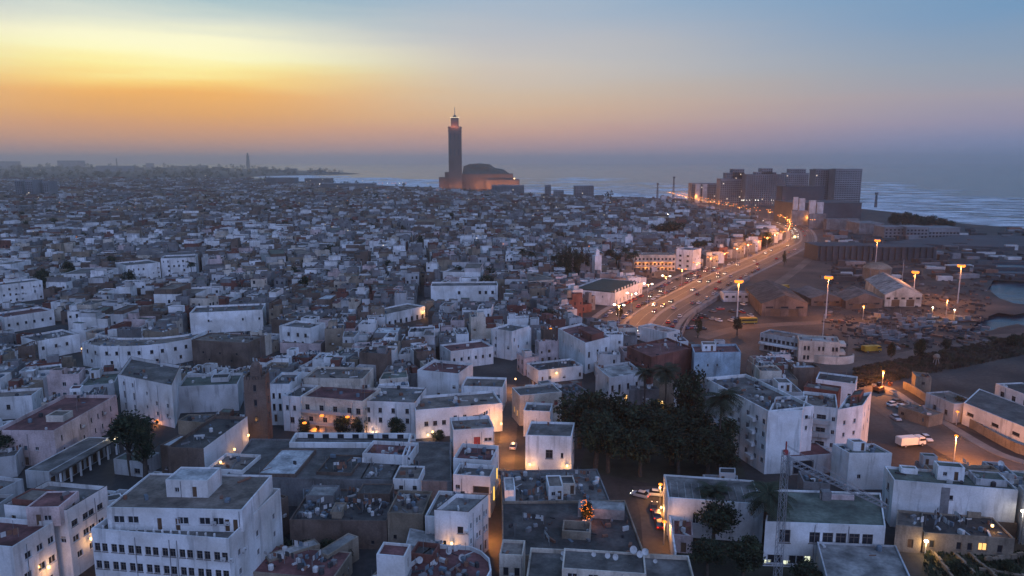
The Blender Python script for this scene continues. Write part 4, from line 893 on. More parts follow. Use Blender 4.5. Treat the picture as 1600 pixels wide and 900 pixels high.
tower('low quay store with a row of openings facing the boulevard', 1418, 1452, 356, 373, m=DARKB, depth=22, lit=0, name='quay_building', cat='warehouse')
tower('last low quay store before the breakwater', 1453, 1502, 357, 372, m=DARKB, depth=22, lit=0, name='quay_building', cat='warehouse')
tower('long roofless shed with pillars along the near harbour track', 1280, 1366, 386, 408, m=DARKC, depth=26, floors=False, fins=9, name='pillared_shed', cat='shed')
tower('second pillared harbour shed continuing towards the basins', 1368, 1466, 388, 407, m=DARKC, depth=26, floors=False, fins=10, name='pillared_shed', cat='shed')
bw_ = [tuple(G(u, v)[:2]) for u, v in ((1380, 384), (1500, 372), (1700, 376), (1700, 386), (1560, 392))]
b = MB(); b.prism(bw_, 0, 3.2); bwo = b.build('breakwater', DARKC); tag(bwo, 'long dark concrete breakwater running out beyond the harbour basins', 'breakwater')
for i, (v, u) in enumerate(((408, 1530), (418, 1545), (427, 1553))):
    b = MB(); p, q = G(u, v), G(1720, v + 4); b.prism([(p.x, p.y), (q.x, q.y), (q.x, q.y + 5), (p.x, p.y + 5)], -1.7, .15)
    tag(b.build('pier', DARKC), ('farthest dark pier across the harbour basin', 'middle dark pier across the harbour basin', 'nearest dark pier across the harbour basin')[i], 'pier')
for lab, u0, u1, vt, vb in (('squat grey block right of the great mosque', 898, 928, 291, 308), ('narrow grey block near the shore right of the great mosque', 852, 861, 290, 306), ('low grey block between the two shore blocks', 866, 881, 298, 307), ('dark low terrace at the foot of the great mosque', 768, 819, 290, 302),
        ('long dark bay-side block left of the great mosque', 415, 462, 278, 293), ('second dark bay-side block left of the great mosque', 476, 517, 279, 294), ('row of lit-edged bay-side buildings', 500, 585, 287, 300),
        ('dim apartment slab at the far left above the red tail lights', 24, 36, 283, 312), ('second dim apartment slab at the far left', 40, 52, 282, 313), ('dark pointed building left of the red tail lights', 66, 76, 284, 312), ('dim terrace blocks on the left skyline', 90, 131, 251, 263), ('low dim block on the left skyline beyond the slabs', 0, 30, 252, 262), ('dim rise of buildings on the left skyline', 150, 208, 259, 268), ('small dim block by the far lighthouse', 228, 239, 255, 262)):
    tower(lab, u0, u1, vt, vb, m=DARKB, depth=30, lit=.02 if vt > 270 else 0, floors=vt > 268, name='far_block', cat='building')
lp = G(388, 263); LH = thing('lighthouse', 'far slim lighthouse on the headland across the bay', 'lighthouse', (lp.x, lp.y, 0)); b = MB(); zt_ = 150
b.lathe((0, 0, 0), [(20, 0), (14, zt_ * .8), (18, zt_ * .82), (18, zt_ * .86), (9, zt_ * .87), (9, zt_), (.5, zt_ + 12)], 12); b.build('tower', DARKC, LH)
lp = G(183, 262); o = thing('far_mast', 'thin far mast on the left skyline', 'mast', (lp.x, lp.y, 0)); b = MB(); b.tube([(0, 0, 0), (0, 0, 105)], [9, 5], 6); b.build('pole', DARKC, o)
hl = MB(); r = random.Random(3)
for i in range(90):
    u = r.uniform(-100, 560); v = 262 + r.uniform(-.5, 5) + (5 if u > 400 else 0) * r.random(); p = G(u, v)
    if inside(LANDP, p.x, p.y): s = p.y / 1150; hl.box(p.x - 6 * s, p.x + 8 * s, p.y, p.y + 5 * s, 0, r.uniform(1.5, 4) * s)
hl.build('far_headland_town', DARKC)['kind'] = 'stuff'
def lattice(b, p, q, w0, w1, n, t=.07):
    p, q = Vector(p), Vector(q); d = (q - p).normalized(); a = d.cross(Vector((0, 1, 0)) if abs(d.y) < .9 else Vector((1, 0, 0))).normalized(); c = d.cross(a)
    def corner(k, f): w = w0 + (w1 - w0) * f; return p + (q - p) * f + a * w * (.5, .5, -.5, -.5)[k] + c * w * (.5, -.5, -.5, .5)[k]
    for k in range(4): b.tube([corner(k, 0), corner(k, 1)], t, 4)
    for i in range(n):
        for k in range(4):
            k2 = (k + 1) % 4; b.tube([corner(k, i / n), corner(k2, (i + 1) / n)], t * .6, 3, cap=False); b.tube([corner(k2, i / n), corner(k, (i + 1) / n)], t * .6, 3, cap=False)
for lab, u, vt, vb in (('tall lattice radio mast by the shore road', 1052, 276, 309), ('shorter lattice mast left of the tall radio mast', 1027, 286, 309), ('lone dark mast behind the fair hall on the waterfront', 1368, 301, 324)):
    p = G(u, vb); Zt = CAMH - p.y * math.tan(math.atan((vt - CY) / F) + PITCH); t = thing('radio_mast', lab, 'mast', (p.x, p.y, 0)); b = MB(); lattice(b, (0, 0, 0), (0, 0, Zt), 3, 1.6, 14, .35); b.build('lattice', DARKC, t)
    b = MB(); b.box(-2, 2, -2, 2, Zt - 3, Zt); b.build('platform', DARKC, t)

# ================================================================== HARBOUR SHEDS, POLICE POST, RIGHT EDGE
def gable(label, A, B, eave, ridge, D=None, Ap=None, wm='grey', rm='pale', name='gabled_shed', door=True, n=4, land=None):
    pl = quad4(A, B, eave, D, None, Ap); c = [sum(p[i] for p in pl) / 4 for i in (0, 1)]; t = thing(name, label, 'shed', (*c, 0)); o = t.location; EXCL.append(inset(pl, -1))
    b = MB(); m0 = ((pl[0][0] + pl[1][0]) / 2, (pl[0][1] + pl[1][1]) / 2); m1 = ((pl[2][0] + pl[3][0]) / 2, (pl[2][1] + pl[3][1]) / 2); L_ = math.dist(pl[0], pl[1])
    ops = rows(L_, [(eave - 2.6, 1.0, L_ / n * .55, n, 'w0')] + ([(.1, eave * .55, L_ * .22, [.3, .7], 'door')] if door else []))
    wins = facade(b, pl[0], pl[1], 0, eave, ops)
    for i in (1, 2, 3): b.quad((*pl[i], 0), (*pl[(i + 1) % 4], 0), (*pl[(i + 1) % 4], eave), (*pl[i], eave))
    b.poly([(*pl[0], eave), (*pl[1], eave), (*m0, ridge)]); b.poly([(*pl[2], eave), (*pl[3], eave), (*m1, ridge)]); b.build('wall', MATS['wall_' + wm], t, o)
    for (e0, e1) in ((pl[1], pl[2]), (pl[3], pl[0])):
        b = MB(); q = (m0, m1) if e0 == pl[1] else (m1, m0)
        dd = Vector((e0[0] - q[0][0], e0[1] - q[0][1])).normalized() * .6; up = .12; P = [(*q[0], ridge + up), (e0[0] + dd.x, e0[1] + dd.y, eave + up - .2), (e1[0] + dd.x, e1[1] + dd.y, eave + up - .2), (*q[1], ridge + up)]
        b.poly(P); Q = [(x, y, z - .15) for x, y, z in P]; b.poly(Q[::-1])
        for i in range(4): b.quad(P[i], Q[i], Q[(i + 1) % 4], P[(i + 1) % 4])
        for i in range(1, 12):
            f = i / 12; u_ = Vector(P[0]).lerp(Vector(P[3]), f); w_ = Vector(P[1]).lerp(Vector(P[2]), f); b.tube([u_, w_], .12, 3)
        b.build('roof', MATS['roof_' + rm], t, o)
    for c_, rz, ww, hh_, k in wins: link('door' if k == 'door' else 'window', UW[k], t, (c_[0] - o[0], c_[1] - o[1], c_[2]), rz, (ww, 1, hh_))
    if land: LAND.append((land, (A[0] + B[0]) / 2, A[1], 500))
    return t
gable('orange-lit gabled harbour shed with a band of clerestory windows', (1383, 460), (1441, 460), 6.5, 10.5, Ap=(1353, 436), wm='cream', n=5, land='the orange-lit shed')
gable('lower gabled harbour shed left of the orange-lit one', (1322, 470), (1380, 468), 4.5, 8, Ap=(1306, 458), wm='brown', rm='grey', n=3)
gable('left harbour warehouse with open front bays and two pale wall panels', (1191, 474), (1262, 474), 6.5, 10.5, Ap=(1165, 448), wm='brown', rm='dark', n=3)
gable('small gabled store behind the left harbour warehouse', (1268, 466), (1316, 466), 4.2, 6.5, D=26, wm='brown', rm='grey', n=3)
hero('low white depot with a strip of dark windows under the boulevard ramp', (1131, 458), (1192, 458), 4.5, 'chalk', 'pale', D=7, par=.3, keep=.8, win={0: [(2.2, 1.2, 1.6, 6, 'w0')]}, clut=0)
p = G(1369, 440); tk = thing('dome_tank', 'round tank with a shallow domed cap behind the gabled sheds', 'tank', (p.x, p.y, 0)); b = MB(); b.lathe((0, 0, 0), [(8, 0), (8, 8.5), (8.6, 8.6), (8.4, 9.2), (6, 11), (3, 12), (.1, 12.3)], 20); b.build('shell', MATS['wall_tan'], tk); b = MB(); [b.box(math.cos(a) * 8.1 - .2, math.cos(a) * 8.1 + .2, math.sin(a) * 8.1 - .2, math.sin(a) * 8.1 + .2, 0, 8.4) for a in (i * .63 for i in range(10))]; b.build('rib', MATS['wall_grey'], tk)
pol, pl = hero('cream two-storey harbour office with paired arched windows and flagpole', (1249, 532), (1313, 535), 7.6, 'cream', 'pale', Ap=(1246, 523), par=.6, name='harbour_office', cat='office', land='the harbour office', keep=1, clut=4, win={0: [(4.6, 1.6, .8, [.15, .24, .5, .6, .84, .93], 'w0'), (1, 1.6, .9, [.15, .24, .6, .84], 'w0')], 1: [(4.6, 1.4, .8, 2)]})
fbox(pol, pl, 1, 1, 7, 0, 2.2, 3.2, 4.2, MATS['wall_cream'], 'balcony'); fbox(pol, pl, 1, 1, 7, 0, 2.2, 6.4, 7.4, MATS['wall_cream'], 'balcony')
_, p2 = hero('', (1188, 520), (1249, 530), 6.6, 'chalk', 'tan', D=9, par=.5, root=pol, clut=6, win={0: [(4.0, 1.4, 1.2, 9, 'w0'), (.6, 2.2, 1.6, 9, 'w0')]}); EXCL.append(inset(p2, -.3)); fbox(pol, p2, 0, .2, 20, 0, 1.8, 3.0, 3.7, MATS['wall_white'], 'gallery')
c_ = G(1309, 570); b = MB(); ring = [(c_.x + 8 * math.cos(a), c_.y + 5 + 5 * math.sin(a)) for a in [math.pi + i * math.pi / 10 for i in range(11)]]; rin = [(c_.x + 7.6 * math.cos(a), c_.y + 5 + 4.6 * math.sin(a)) for a in [math.pi + i * math.pi / 10 for i in range(11)]]
for i in range(10): b.prism([ring[i], ring[i + 1], rin[i + 1], rin[i]], 0, 3.0)
tag(b.build('forecourt_wall', MATS['wall_cream']), 'curved cream forecourt wall in front of the harbour office', 'wall')
hero('white industrial shed with ribbed blue-grey roof at the right edge', (1506, 629), (1612, 672), 6.2, 'white', 'grey', Ap=(1530, 607), par=.25, name='shed', cat='shed', land='the ribbed blue shed', keep=1, clut=0, win={0: [(3.2, 1.0, 2.4, [.12, .5, .8], 'w0'), (.1, 2.4, 1.2, [.3], 'door')]})
hero('white house with shuttered windows at the right edge beyond the blue shed', (1556, 599), (1616, 622), 6.4, 'white', 'dark', D=9, par=.4, keep=1, win={0: [(3.2, 1.8, 1.5, [.2, .5, .8], 'w2')]}, clut=3)
hero('white low house with sloping end wall behind the roadside tree', (1447, 613), (1491, 631), 5.4, 'chalk', 'tan', D=8, par=.4, keep=1, win={0: [(1.6, 1.5, 1.2, [.35, .75], 'w2')]}, clut=6)
hero('low brown store with pale doorway along the far side of the street', (1404, 634), (1452, 650), 3.2, 'tan', 'tan', D=6, par=.2, keep=.8, clut=8)
hero('tan roadside hut with curved shutters beside the green bank', (1431, 588), (1456, 590), 5.0, 'tan', 'tan', D=6, par=.3, keep=.9, win={0: [(2.6, 1, 1, [.5], 'w2')]}, clut=4)
p = G(1462, 572); wt = thing('ball_tank', 'small round white tank on legs standing on the green bank', 'tank', (p.x, p.y, 0)); b = MB(); b.lathe((0, 0, 3.6), [(.05, -1.2), (.85, -.85), (1.2, 0), (.85, .85), (.05, 1.2)], 12); b.build('ball', MATS['wall_tan'], wt)
for a in (0, 2.1, 4.2): b = MB(); b.tube([(math.cos(a) * 1.4, math.sin(a) * 1.2, 0), (math.cos(a) * .7, math.sin(a) * .7, 2.8)], .1, 5); b.build('leg', POLE, wt)
rw = MB(); bl = offs(S2, -12.5)
for i in range(10, len(bl) - 8):
    a_, c2 = bl[i], bl[i + 1]; d = (c2 - a_).normalized(); n = Vector((-d.y, d.x)) * .3; rw.prism([a_, c2, c2 + n, a_ + n], 0, 2.6)
tag(rw.build('street_wall', MATS['wall_tan']), 'long tan boundary wall along the far side of the lower street', 'wall')
rw = MB(); bl = offs(BL, 17)
for i in range(2, 30):
    a_, c2 = bl[i], bl[i + 1]; d = (c2 - a_).normalized(); n = Vector((-d.y, d.x)) * .5; rw.prism([a_, c2, c2 + n, a_ + n], 0, 2.2)
tag(rw.build('boulevard_wall', MATS['wall_grey']), 'long dark retaining wall along the harbour side of the boulevard', 'wall')

# derrick: lattice mast with a lattice jib and stays, lower right
def ray(u, v, y):
    x, yu = (u - CX) / F, -(v - CY) / F; d = Vector((x, yu * SP + CP, yu * CP - SP)); return Vector((0, 0, CAMH)) + d * (y / d.y)
mast_y = 108.0; top = ray(1229, 690, mast_y); mp_ = Vector((top.x, top.y, 0)); ck = thing('derrick_crane', 'slender lattice derrick crane with a long drooping jib in front of the halls', 'crane', mp_); EXCL.append([(mp_.x + x, mp_.y + y) for x, y in ((-2, -2), (2, -2), (2, 2), (-2, 2))]); LAND.append(('the lattice crane', 1225, 790, 108))
b = MB(); lattice(b, (0, 0, 0), (0, 0, top.z - 1.5), 1.1, .85, 24, .05); b.build('mast', METAL, ck)
b = MB(); b.box(-.3, .3, -.3, .3, top.z - 2.1, top.z - 1.4); b.tube([(0, 0, top.z - 1.4), (0, 0, top.z)], .12, 6); b.build('mast_head', MATS['red_paint'], ck)
jt = ray(1386, 792, 122.0) - mp_; b = MB(); lattice(b, (.4, 0, top.z - 3.0), jt, .9, .7, 20, .06); b.build('jib', METAL, ck)
for k in (-.5, .5): b = MB(); b.tube([(0, k, top.z - .6), tuple(jt + Vector((0, k, .4)))], .035, 4); b.build('stay', METAL, ck)

# ================================================================== TREES
def leafy(rx, rz, n, size, seed, clumps=16):
    r = random.Random(seed); b = MB(); cs = []
    for _ in range(clumps):
        t = r.uniform(0, 6.283); k = r.uniform(.25, .8); z = r.uniform(-.7, .85); e = math.sqrt(max(.08, 1 - z * z)); cs.append((math.cos(t) * rx * k * e, math.sin(t) * rx * k * e, z * rz * .8, r.uniform(.25, .45)))
    for cx_, cy2, cz, s in cs:
        m = r.randrange(2) if r.random() < .6 else 0
        for _ in range(n // clumps):
            d = Vector((r.gauss(0, 1), r.gauss(0, 1), r.gauss(0, 1))).normalized() * (r.random() ** .45); p = Vector((cx_, cy2, cz)) + Vector((d.x * rx * s * 1.25, d.y * rx * s * 1.25, d.z * rz * s * 1.25))
            a = Vector((r.gauss(0, 1), r.gauss(0, 1), r.gauss(0, 1))).normalized(); c = a.cross(Vector((r.gauss(0, 1), r.gauss(0, 1), r.gauss(0, 1)))).normalized(); l = size * r.uniform(.6, 1.4); w = l * .55
            b.quad(p - a * l, p + c * w, p + a * l, p - c * w, m)
    return b.mesh('crown', LEAF)
CROWN = [leafy(1, 1, 2600, .082, 11 + i, 20 + i * 2) for i in range(5)]; TALLC = [leafy(1, 1, 1300, .085, 31 + i, 18) for i in range(2)]
def trunk_mesh(seed):
    r = random.Random(seed); b = MB(); b.tube([(0, 0, 0), (r.uniform(-.02, .02), .01, .3), (r.uniform(-.05, .05), r.uniform(-.05, .05), .62)], [.045, .035, .022], 7)
    for _ in range(6):
        t = r.uniform(0, 6.28); z = r.uniform(.28, .5); b.tube([(0, 0, z), (math.cos(t) * .13, math.sin(t) * .13, z + .14), (math.cos(t) * .28, math.sin(t) * .28, z + .26)], [.02, .014, .006], 5)
    return b.mesh('trunk', BARK)
TRUNK = [trunk_mesh(i) for i in range(3)]; TR_N = [0]
def tree(x, y, h, r, label, group=None, flat=.34, zc=.66, name='tree', z=0.0):
    i = TR_N[0]; TR_N[0] += 1; t = thing(name, label, 'tree', (x, y, z), (i * 1.7) % 6.28, group)
    link('trunk', TRUNK[i % 3], t, scale=(h, h, h)); link('crown', CROWN[i % 5], t, (0, 0, h * zc), 0, (r, r, h * flat)); return t
def cypress(x, y, h, r, label, group=None):
    i = TR_N[0]; TR_N[0] += 1; t = thing('cypress_tree', label, 'tree', (x, y, 0), i * 1.3, group); link('trunk', TRUNK[i % 3], t, scale=(h * .6, h * .6, h * .6)); link('crown', TALLC[i % 2], t, (0, 0, h * .54), 0, (r, r, h * .47)); return t
def frond_mesh(seed):
    r = random.Random(seed); b = MB(); pts = []
    for i in range(9):
        t = i / 8; pts.append(Vector((t * 2.6 * (1 - .12 * t), 0, .9 * t - 1.9 * t * t)))
    b.tube(pts, [.05, .05, .045, .04, .035, .03, .025, .02, .01], 4)
    for i in range(1, 17):
        f = i / 17 * 8; k = min(int(f), 7); p = pts[k].lerp(pts[k + 1], f - k); d = (pts[k + 1] - pts[k]).normalized(); l = .75 * math.sin(math.pi * (.15 + .8 * i / 17)) + .12
        for s in (-1, 1):
            e = p + d * l * .55 + Vector((0, s * l * .8, -l * .35)); w = d * .07; b.quad(p - w, p + w, e + w * .4, e - w * .4)
    return b.mesh('frond', PALM)
FROND = [frond_mesh(1), frond_mesh(2)]
def join_fronds(n, seed):
    r = random.Random(seed); b = MB()
    for i in range(n):
        me = FROND[i % 2]; M_ = Matrix.Rotation(i * 2.4, 4, 'Z') @ Matrix.Rotation(r.uniform(-.9, .45), 4, 'Y'); k = len(b.v)
        b.v += [tuple(M_ @ v.co) for v in me.vertices]; b.f += [tuple(k + j for j in p.vertices) for p in me.polygons]; b.m += [0] * len(me.polygons)
    return b.mesh('crown', PALM)
PCROWN = [join_fronds(26, 4), join_fronds(22, 5)]
def palm_trunk(): b = MB(); b.tube([(0, 0, 0), (.01, 0, .25), (-.005, .01, .6), (.01, 0, 1)], [.04, .028, .025, .03], 8); return b.mesh('trunk', BARK)
PTRUNK = palm_trunk()
def palm(x, y, h, s, label, group=None, fronds=False, lean=0.0):
    i = TR_N[0]; TR_N[0] += 1; t = thing('palm_tree', label, 'palm', (x, y, 0), i * 1.1, group); link('trunk', PTRUNK, t, scale=(h * .9 if h < 8 else 9, h * .9 if h < 8 else 9, h)); 
    if fronds:
        r = random.Random(i)
        for k in range(28): f = link('frond', FROND[k % 2], t, (0, 0, h), 0, (s, s, s)); f.rotation_euler = (0, r.uniform(-.95, .5), k * 2.4)
    else: link('crown', PCROWN[i % 2], t, (0, 0, h), 0, (s, s, s))
    return t
def T(u, v, vt, rpx, label, group=None, kind=tree, z=0.0, **k):
    p = G(u, v, z); m = PJ(p.x, p.y, 4)[2] / F; h = CAMH - p.y * math.tan(math.atan((vt - CY) / F) + PITCH) - z
    return kind(p.x, p.y, max(h, 1.2), rpx * m, label, group, **k)
PK = 'dark trees of the small park'
PKL = ['leftmost big dark tree of the park, right of the cream cornice house', 'tall dark tree in the left back of the park, second from its left end', 'dark tree at the back of the park below the house behind it', 'dark tree in the back middle of the park under the shorter palm', 'dark tree in the back middle of the park under the tall palm', 'dark tree in the back right of the park', 'dark tree at the back right end of the park against the apartment block',
 'dark tree in the front left of the park facing the rubble roof', 'dark tree in the front middle of the park', 'dark tree in the front middle-right of the park above the ribbed roof', 'dark tree in the front right of the park', 'small-topped dark tree between the two park palms and the lit arcade', 'tallest feathery dark tree rising at the back of the park', 'dark tree at the front left corner of the park beside the two-lamp house', 'lowest dark tree at the front right corner of the park']
for u, v, vt, r in ((905, 700, 612, 34), (940, 706, 602, 36), (975, 716, 618, 34), (1012, 722, 640, 36), (1050, 726, 648, 36), (1088, 724, 640, 34), (1122, 728, 650, 30), (950, 738, 658, 34), (1000, 744, 672, 32), (1060, 746, 676, 32), (1105, 744, 670, 32), (1035, 690, 625, 34), (1075, 680, 578, 26), (930, 735, 640, 30), (1135, 748, 690, 22)):
    T(u, v, vt, r * 1.12, PKL.pop(0), PK)
T(1038, 664, 580, 1, 'tall palm with drooping fronds in front of the red-brown building', None, lambda x, y, h, r, l, g: palm(x, y, h, 1.75, l, g, True))
T(1006, 652, 582, 1, 'shorter palm left of the tall park palm', None, lambda x, y, h, r, l, g: palm(x, y, h, 1.4, l, g, True))
T(1122, 735, 622, 1, 'shaggy palm at the right end of the park against the apartment block', None, lambda x, y, h, r, l, g: palm(x, y, h, 2.1, l, g, True))
T(1196, 872, 776, 1, 'blue-green palm between the lattice crane and the garden tree', None, lambda x, y, h, r, l, g: palm(x, y, h, 2.0, l, g, True))
T(1115, 856, 782, 34, 'round bushy garden tree in front of the ribbed-roof wing', None)
T(1112, 830, 768, 1, 'palm rising through the bushy garden tree', None, lambda x, y, h, r, l, g: palm(x, y, h, 1.5, l, g, True))
T(1160, 905, 838, 34, 'hazy garden tree at the bottom edge left of the crane', None)
T(1105, 898, 842, 30, 'second garden tree at the bottom edge beside the dish-covered roof', None)
T(1262, 925, 880, 30, 'dark leafy tree at the bottom edge under the lit hall windows', None)
T(206, 742, 648, 38, 'tall rounded grey-green tree with a bare trunk over the courtyard lamp', None, flat=.26, zc=.75)
T(228, 752, 660, 20, 'slimmer tree beside the tall courtyard tree', None, zc=.7)
for i, (u, v, vt, r) in enumerate(((440, 872, 838, 20), (474, 880, 846, 18), (512, 872, 842, 16), (455, 893, 866, 16), (540, 884, 858, 12))): T(u, v, vt, r, ('left tall', 'middle', 'right', 'nearest', 'smallest')[i] + ' dark bush in the overgrown yard right of the office block', 'bushes in the overgrown yard', flat=.5, zc=.5)
T(10, 724, 668, 30, 'dark bushy tree at the left edge below the maroon roofs', None)
for u, v, vt, r, l in ((476, 684, 652, 10, 'small dark tree by the orange porch lights'), (536, 682, 648, 15, 'round dark tree right of the orange porch lights'), (560, 682, 650, 12, 'small dark tree at the corner of the long white house'), (621, 684, 652, 14, 'dark tree before the middle of the long white house'), (684, 688, 672, 13, 'low lamp-lit bush by the wall of the long white house')):
    T(u, v, vt, r, l, None, flat=.42, zc=.56)
T(852, 512, 482, 22, 'dark dome-shaped tree among the roofs left of the white villa', None, flat=.5, zc=.5)
for i, (u, v, vt, r) in enumerate(((872, 438, 386, 5), (881, 438, 382, 6), (890, 439, 384, 6), (899, 439, 380, 6), (908, 440, 384, 6), (917, 440, 387, 5), (886, 446, 396, 7), (902, 447, 394, 7))): T(u, v, vt, r, ('first', 'second', 'third', 'fourth', 'fifth', 'sixth', 'front left', 'front right')[i] + ' dark cypress, counted from the left, in the group left of the white minaret', 'cypresses by the white minaret', cypress)
for u, v, vt, r, l in ((1040, 372, 343, 24, 'dark spreading tree in the hazy old town near the white lights'), (1058, 370, 346, 18, 'dark tree beside the spreading tree near the white lights')): T(u, v, vt, r, l, None, flat=.5, zc=.5)
r = random.Random(21)
for i in range(16): u = 1085 + i * 7.6; T(u, 402 - i * 1.1, 378 - i * 1.0 + r.uniform(-2, 2), 9, 'dark tree in the belt along the boulevard beyond the school', 'tree belt beyond the school', flat=.5, zc=.5)
for u, v, vt, l in ((816, 432, 392, 'palm among the white houses left of the cypresses'), (830, 430, 396, 'shorter palm among the white houses left of the cypresses'), (866, 436, 402, 'stubby palm just left of the cypresses'), (976, 430, 390, 'first palm from the left in front of the orange-lit school'), (984, 432, 398, 'second palm in front of the orange-lit school'), (992, 432, 396, 'palm at the left corner of the orange-lit school'), (718, 446, 420, 'bushy palm among roofs in the old town centre'), (300, 436, 412, 'palm beside the staggered white complex')):
    T(u, v, vt, 1, l, None, lambda x, y, h, r, l, g: palm(x, y, h, 1.5, l, g))
T(1090, 528, 490, 7, 'dark pointed cypress at the foot of the boulevard ramp', None, cypress)
T(967, 505, 478, 6, 'small tree beside the service road of the boulevard', None)
T(950, 556, 540, 1, 'low palm beside the arched villa', None, lambda x, y, h, r, l, g: palm(x, y, h, 1.3, l, g))
T(1152, 525, 496, 8, 'small tree at the foot of the first harbour lamp', None)
T(1268, 560, 538, 9, 'small tree in front of the harbour office', None)
T(1495, 652, 618, 13, 'round roadside tree in front of the white industrial shed', None, flat=.4, zc=.6)
T(1225, 415, 392, 4, 'young tree on the boulevard bend', None, cypress)
for i, (u, v, vt, rr) in enumerate(((1398, 352, 333, 12), (1416, 352, 332, 12), (1434, 353, 334, 12), (1452, 353, 337, 12), (1470, 354, 341, 11), (1486, 355, 345, 9))): T(u, v, vt, rr, 'dark tree on the mound by the quay stores', 'trees on the quay mound', flat=.55, zc=.5)
for i in range(9): u = 1350 + i * 32 + r.uniform(-14, 14); T(u, 552 - (u - 1350) * .11 + r.uniform(-6, 22), 540 - (u - 1350) * .115 + r.uniform(-4, 16), r.uniform(5, 10), 'low scrubby tree in the rough ground along the dirt track', 'scrub along the dirt track', flat=.5, zc=.5)
# ground cover on the bank
gb = MB(); r = random.Random(5)
for _ in range(2600):
    u, v = r.uniform(1335, 1640), r.uniform(-14, 16); p = G(u, 590 - (u - 1340) * .20 + v); a = r.uniform(0, 6.28); h = r.uniform(.3, 1.3); w = r.uniform(.4, 1.4)
    for k in (0, 1.1): gb.quad((p.x - math.cos(a + k) * w, p.y - math.sin(a + k) * w, 0), (p.x + math.cos(a + k) * w, p.y + math.sin(a + k) * w, 0), (p.x + math.cos(a + k) * w * .7 + .2, p.y + math.sin(a + k) * w * .7, h), (p.x - math.cos(a + k) * w * .7, p.y - math.sin(a + k) * w * .7, h))
gb.build('bank_undergrowth', mat('dry_scrub', (.075, .062, .05), var=.6, scale=.3, c2=(.05, .055, .035)))['kind'] = 'stuff'
yd = MB()
for _ in range(850):
    u, v = r.uniform(1290, 1545), r.uniform(408, 545); p = G(u, v)
    if r.random() < .15: u = r.uniform(1160, 1290)
    if any(inside(e, p.x, p.y) for e in EXCL if e is not PORTP): continue
    s = r.uniform(.3, 1.8); yd.obox((p.x, p.y), r.uniform(0, 3), s * r.uniform(.8, 3), s, 0, s * r.uniform(.3, .9), r.choice((1, 2, 4, 4, 4, 4, 4, 4, 4)))
yd.build('harbour_yard_clutter', CLUT)['kind'] = 'stuff'
qc = MB(); r = random.Random(15)
for _ in range(420):
    u, v = r.uniform(1290, 1640), r.uniform(360, 440); p = G(u, v)
    if not inside(LANDP, p.x, p.y) or any(inside(e, p.x, p.y) for e in EXCL if e is not PORTP): continue
    qc.obox((p.x, p.y), r.uniform(-.3, .3), r.uniform(2, 16), r.uniform(2, 6), 0, r.choice((.6, 1.2, 2, 2.6, 4)) * r.uniform(.7, 1.2), r.choice((0, 1, 2, 4, 4, 4, 4, 4)))
qc.build('quayside_clutter', CLUT)['kind'] = 'stuff'

for i, (a_, c2, hh_) in enumerate((((1452, 862), (1486, 905), .9), ((1480, 858), (1520, 900), .8), ((1505, 862), (1560, 910), .8), ((1540, 880), (1600, 872), 1.0), ((1530, 893), (1610, 905), .7))):
    p, q = G(*a_), G(*c2); d = (q - p).normalized(); n = Vector((-d.y, d.x, 0)) * .45; b = MB(); k_ = 6
    for j in range(k_): f0, f1 = p.lerp(q, j / k_), p.lerp(q, (j + 1) / k_ - .01); b.prism([f0[:2], f1[:2], (f1 + n)[:2], (f0 + n)[:2]], 0, hh_ * (.75 + .5 * ((j * 7 + i * 3) % 5) / 5))
    tag(b.build('garden_wall', MATS['wall_tan']), ('leftmost', 'second from left', 'longest slanting', 'rear cross-running', 'front cross-running')[i] + ' broken low wall in the yellowish garden plots in the bottom right corner', 'wall', 'walls of the garden plots')
pb = MB(); r = random.Random(31)
for _ in range(1500):
    u, v = r.uniform(1445, 1640), r.uniform(856, 925); p = G(u, v)
    if not inside(PLOTG, p.x, p.y): continue
    a = r.uniform(0, 6.28); h = r.uniform(.15, .7); w = r.uniform(.15, .5); pb.quad((p.x - math.cos(a) * w, p.y - math.sin(a) * w, 0), (p.x + math.cos(a) * w, p.y + math.sin(a) * w, 0), (p.x + math.cos(a) * w * .6, p.y + math.sin(a) * w * .6 + .2, h), (p.x - math.cos(a) * w * .6, p.y - math.sin(a) * w * .6 + .2, h))
pb.build('plot_weeds', [LEAF[1]])['kind'] = 'stuff'
for i, (u, v, rr) in enumerate(((1500, 900, 16), (1575, 895, 14), (1548, 860, 12))): T(u, v, v - 20, rr, ('left', 'right', 'rear')[i] + ' low bush among the broken garden walls in the bottom right corner', 'bushes of the garden plots', flat=.5, zc=.5)
# ================================================================== BOATS AND VEHICLES
def boat_mesh(L_, m):
    b = MB(); sec = [(-.5, .62, .9), (-.25, .95, .8), (.1, 1.0, .85), (.35, .7, 1.0), (.5, .04, 1.3)]; P = []
    for x, w, h in sec: P.append([(x * L_, -w * L_ * .16, h), (x * L_, -w * L_ * .09, 0), (x * L_, w * L_ * .09, 0), (x * L_, w * L_ * .16, h)])
    for i in range(4):
        for k in range(3): b.quad(P[i][k], P[i + 1][k], P[i + 1][k + 1], P[i][k + 1], 0)
        b.quad((P[i][3][0], P[i][3][1], P[i][3][2] - .2), (P[i + 1][3][0], P[i + 1][3][1], P[i + 1][3][2] - .2), (P[i + 1][0][0], P[i + 1][0][1], P[i + 1][0][2] - .2), (P[i][0][0], P[i][0][1], P[i][0][2] - .2), 1)
    b.poly(P[0][::-1], 0); return b.mesh('hull', [m, CLUT[1]])
BH = [boat_mesh(8, CLUT[i]) for i in (0, 1, 3, 2)]
def cab(): b = MB(); b.prism([(-2.6, -.8), (-.4, -.8), (-.2, 0), (-.4, .8), (-2.6, .8)], .7, 2.5); b.box(-2.8, -.1, -.9, .9, 2.5, 2.6); b.tube([(-.9, 0, 2.6), (-.9, 0, 5)], .06, 4); return b.mesh('cabin', CLUT[1])
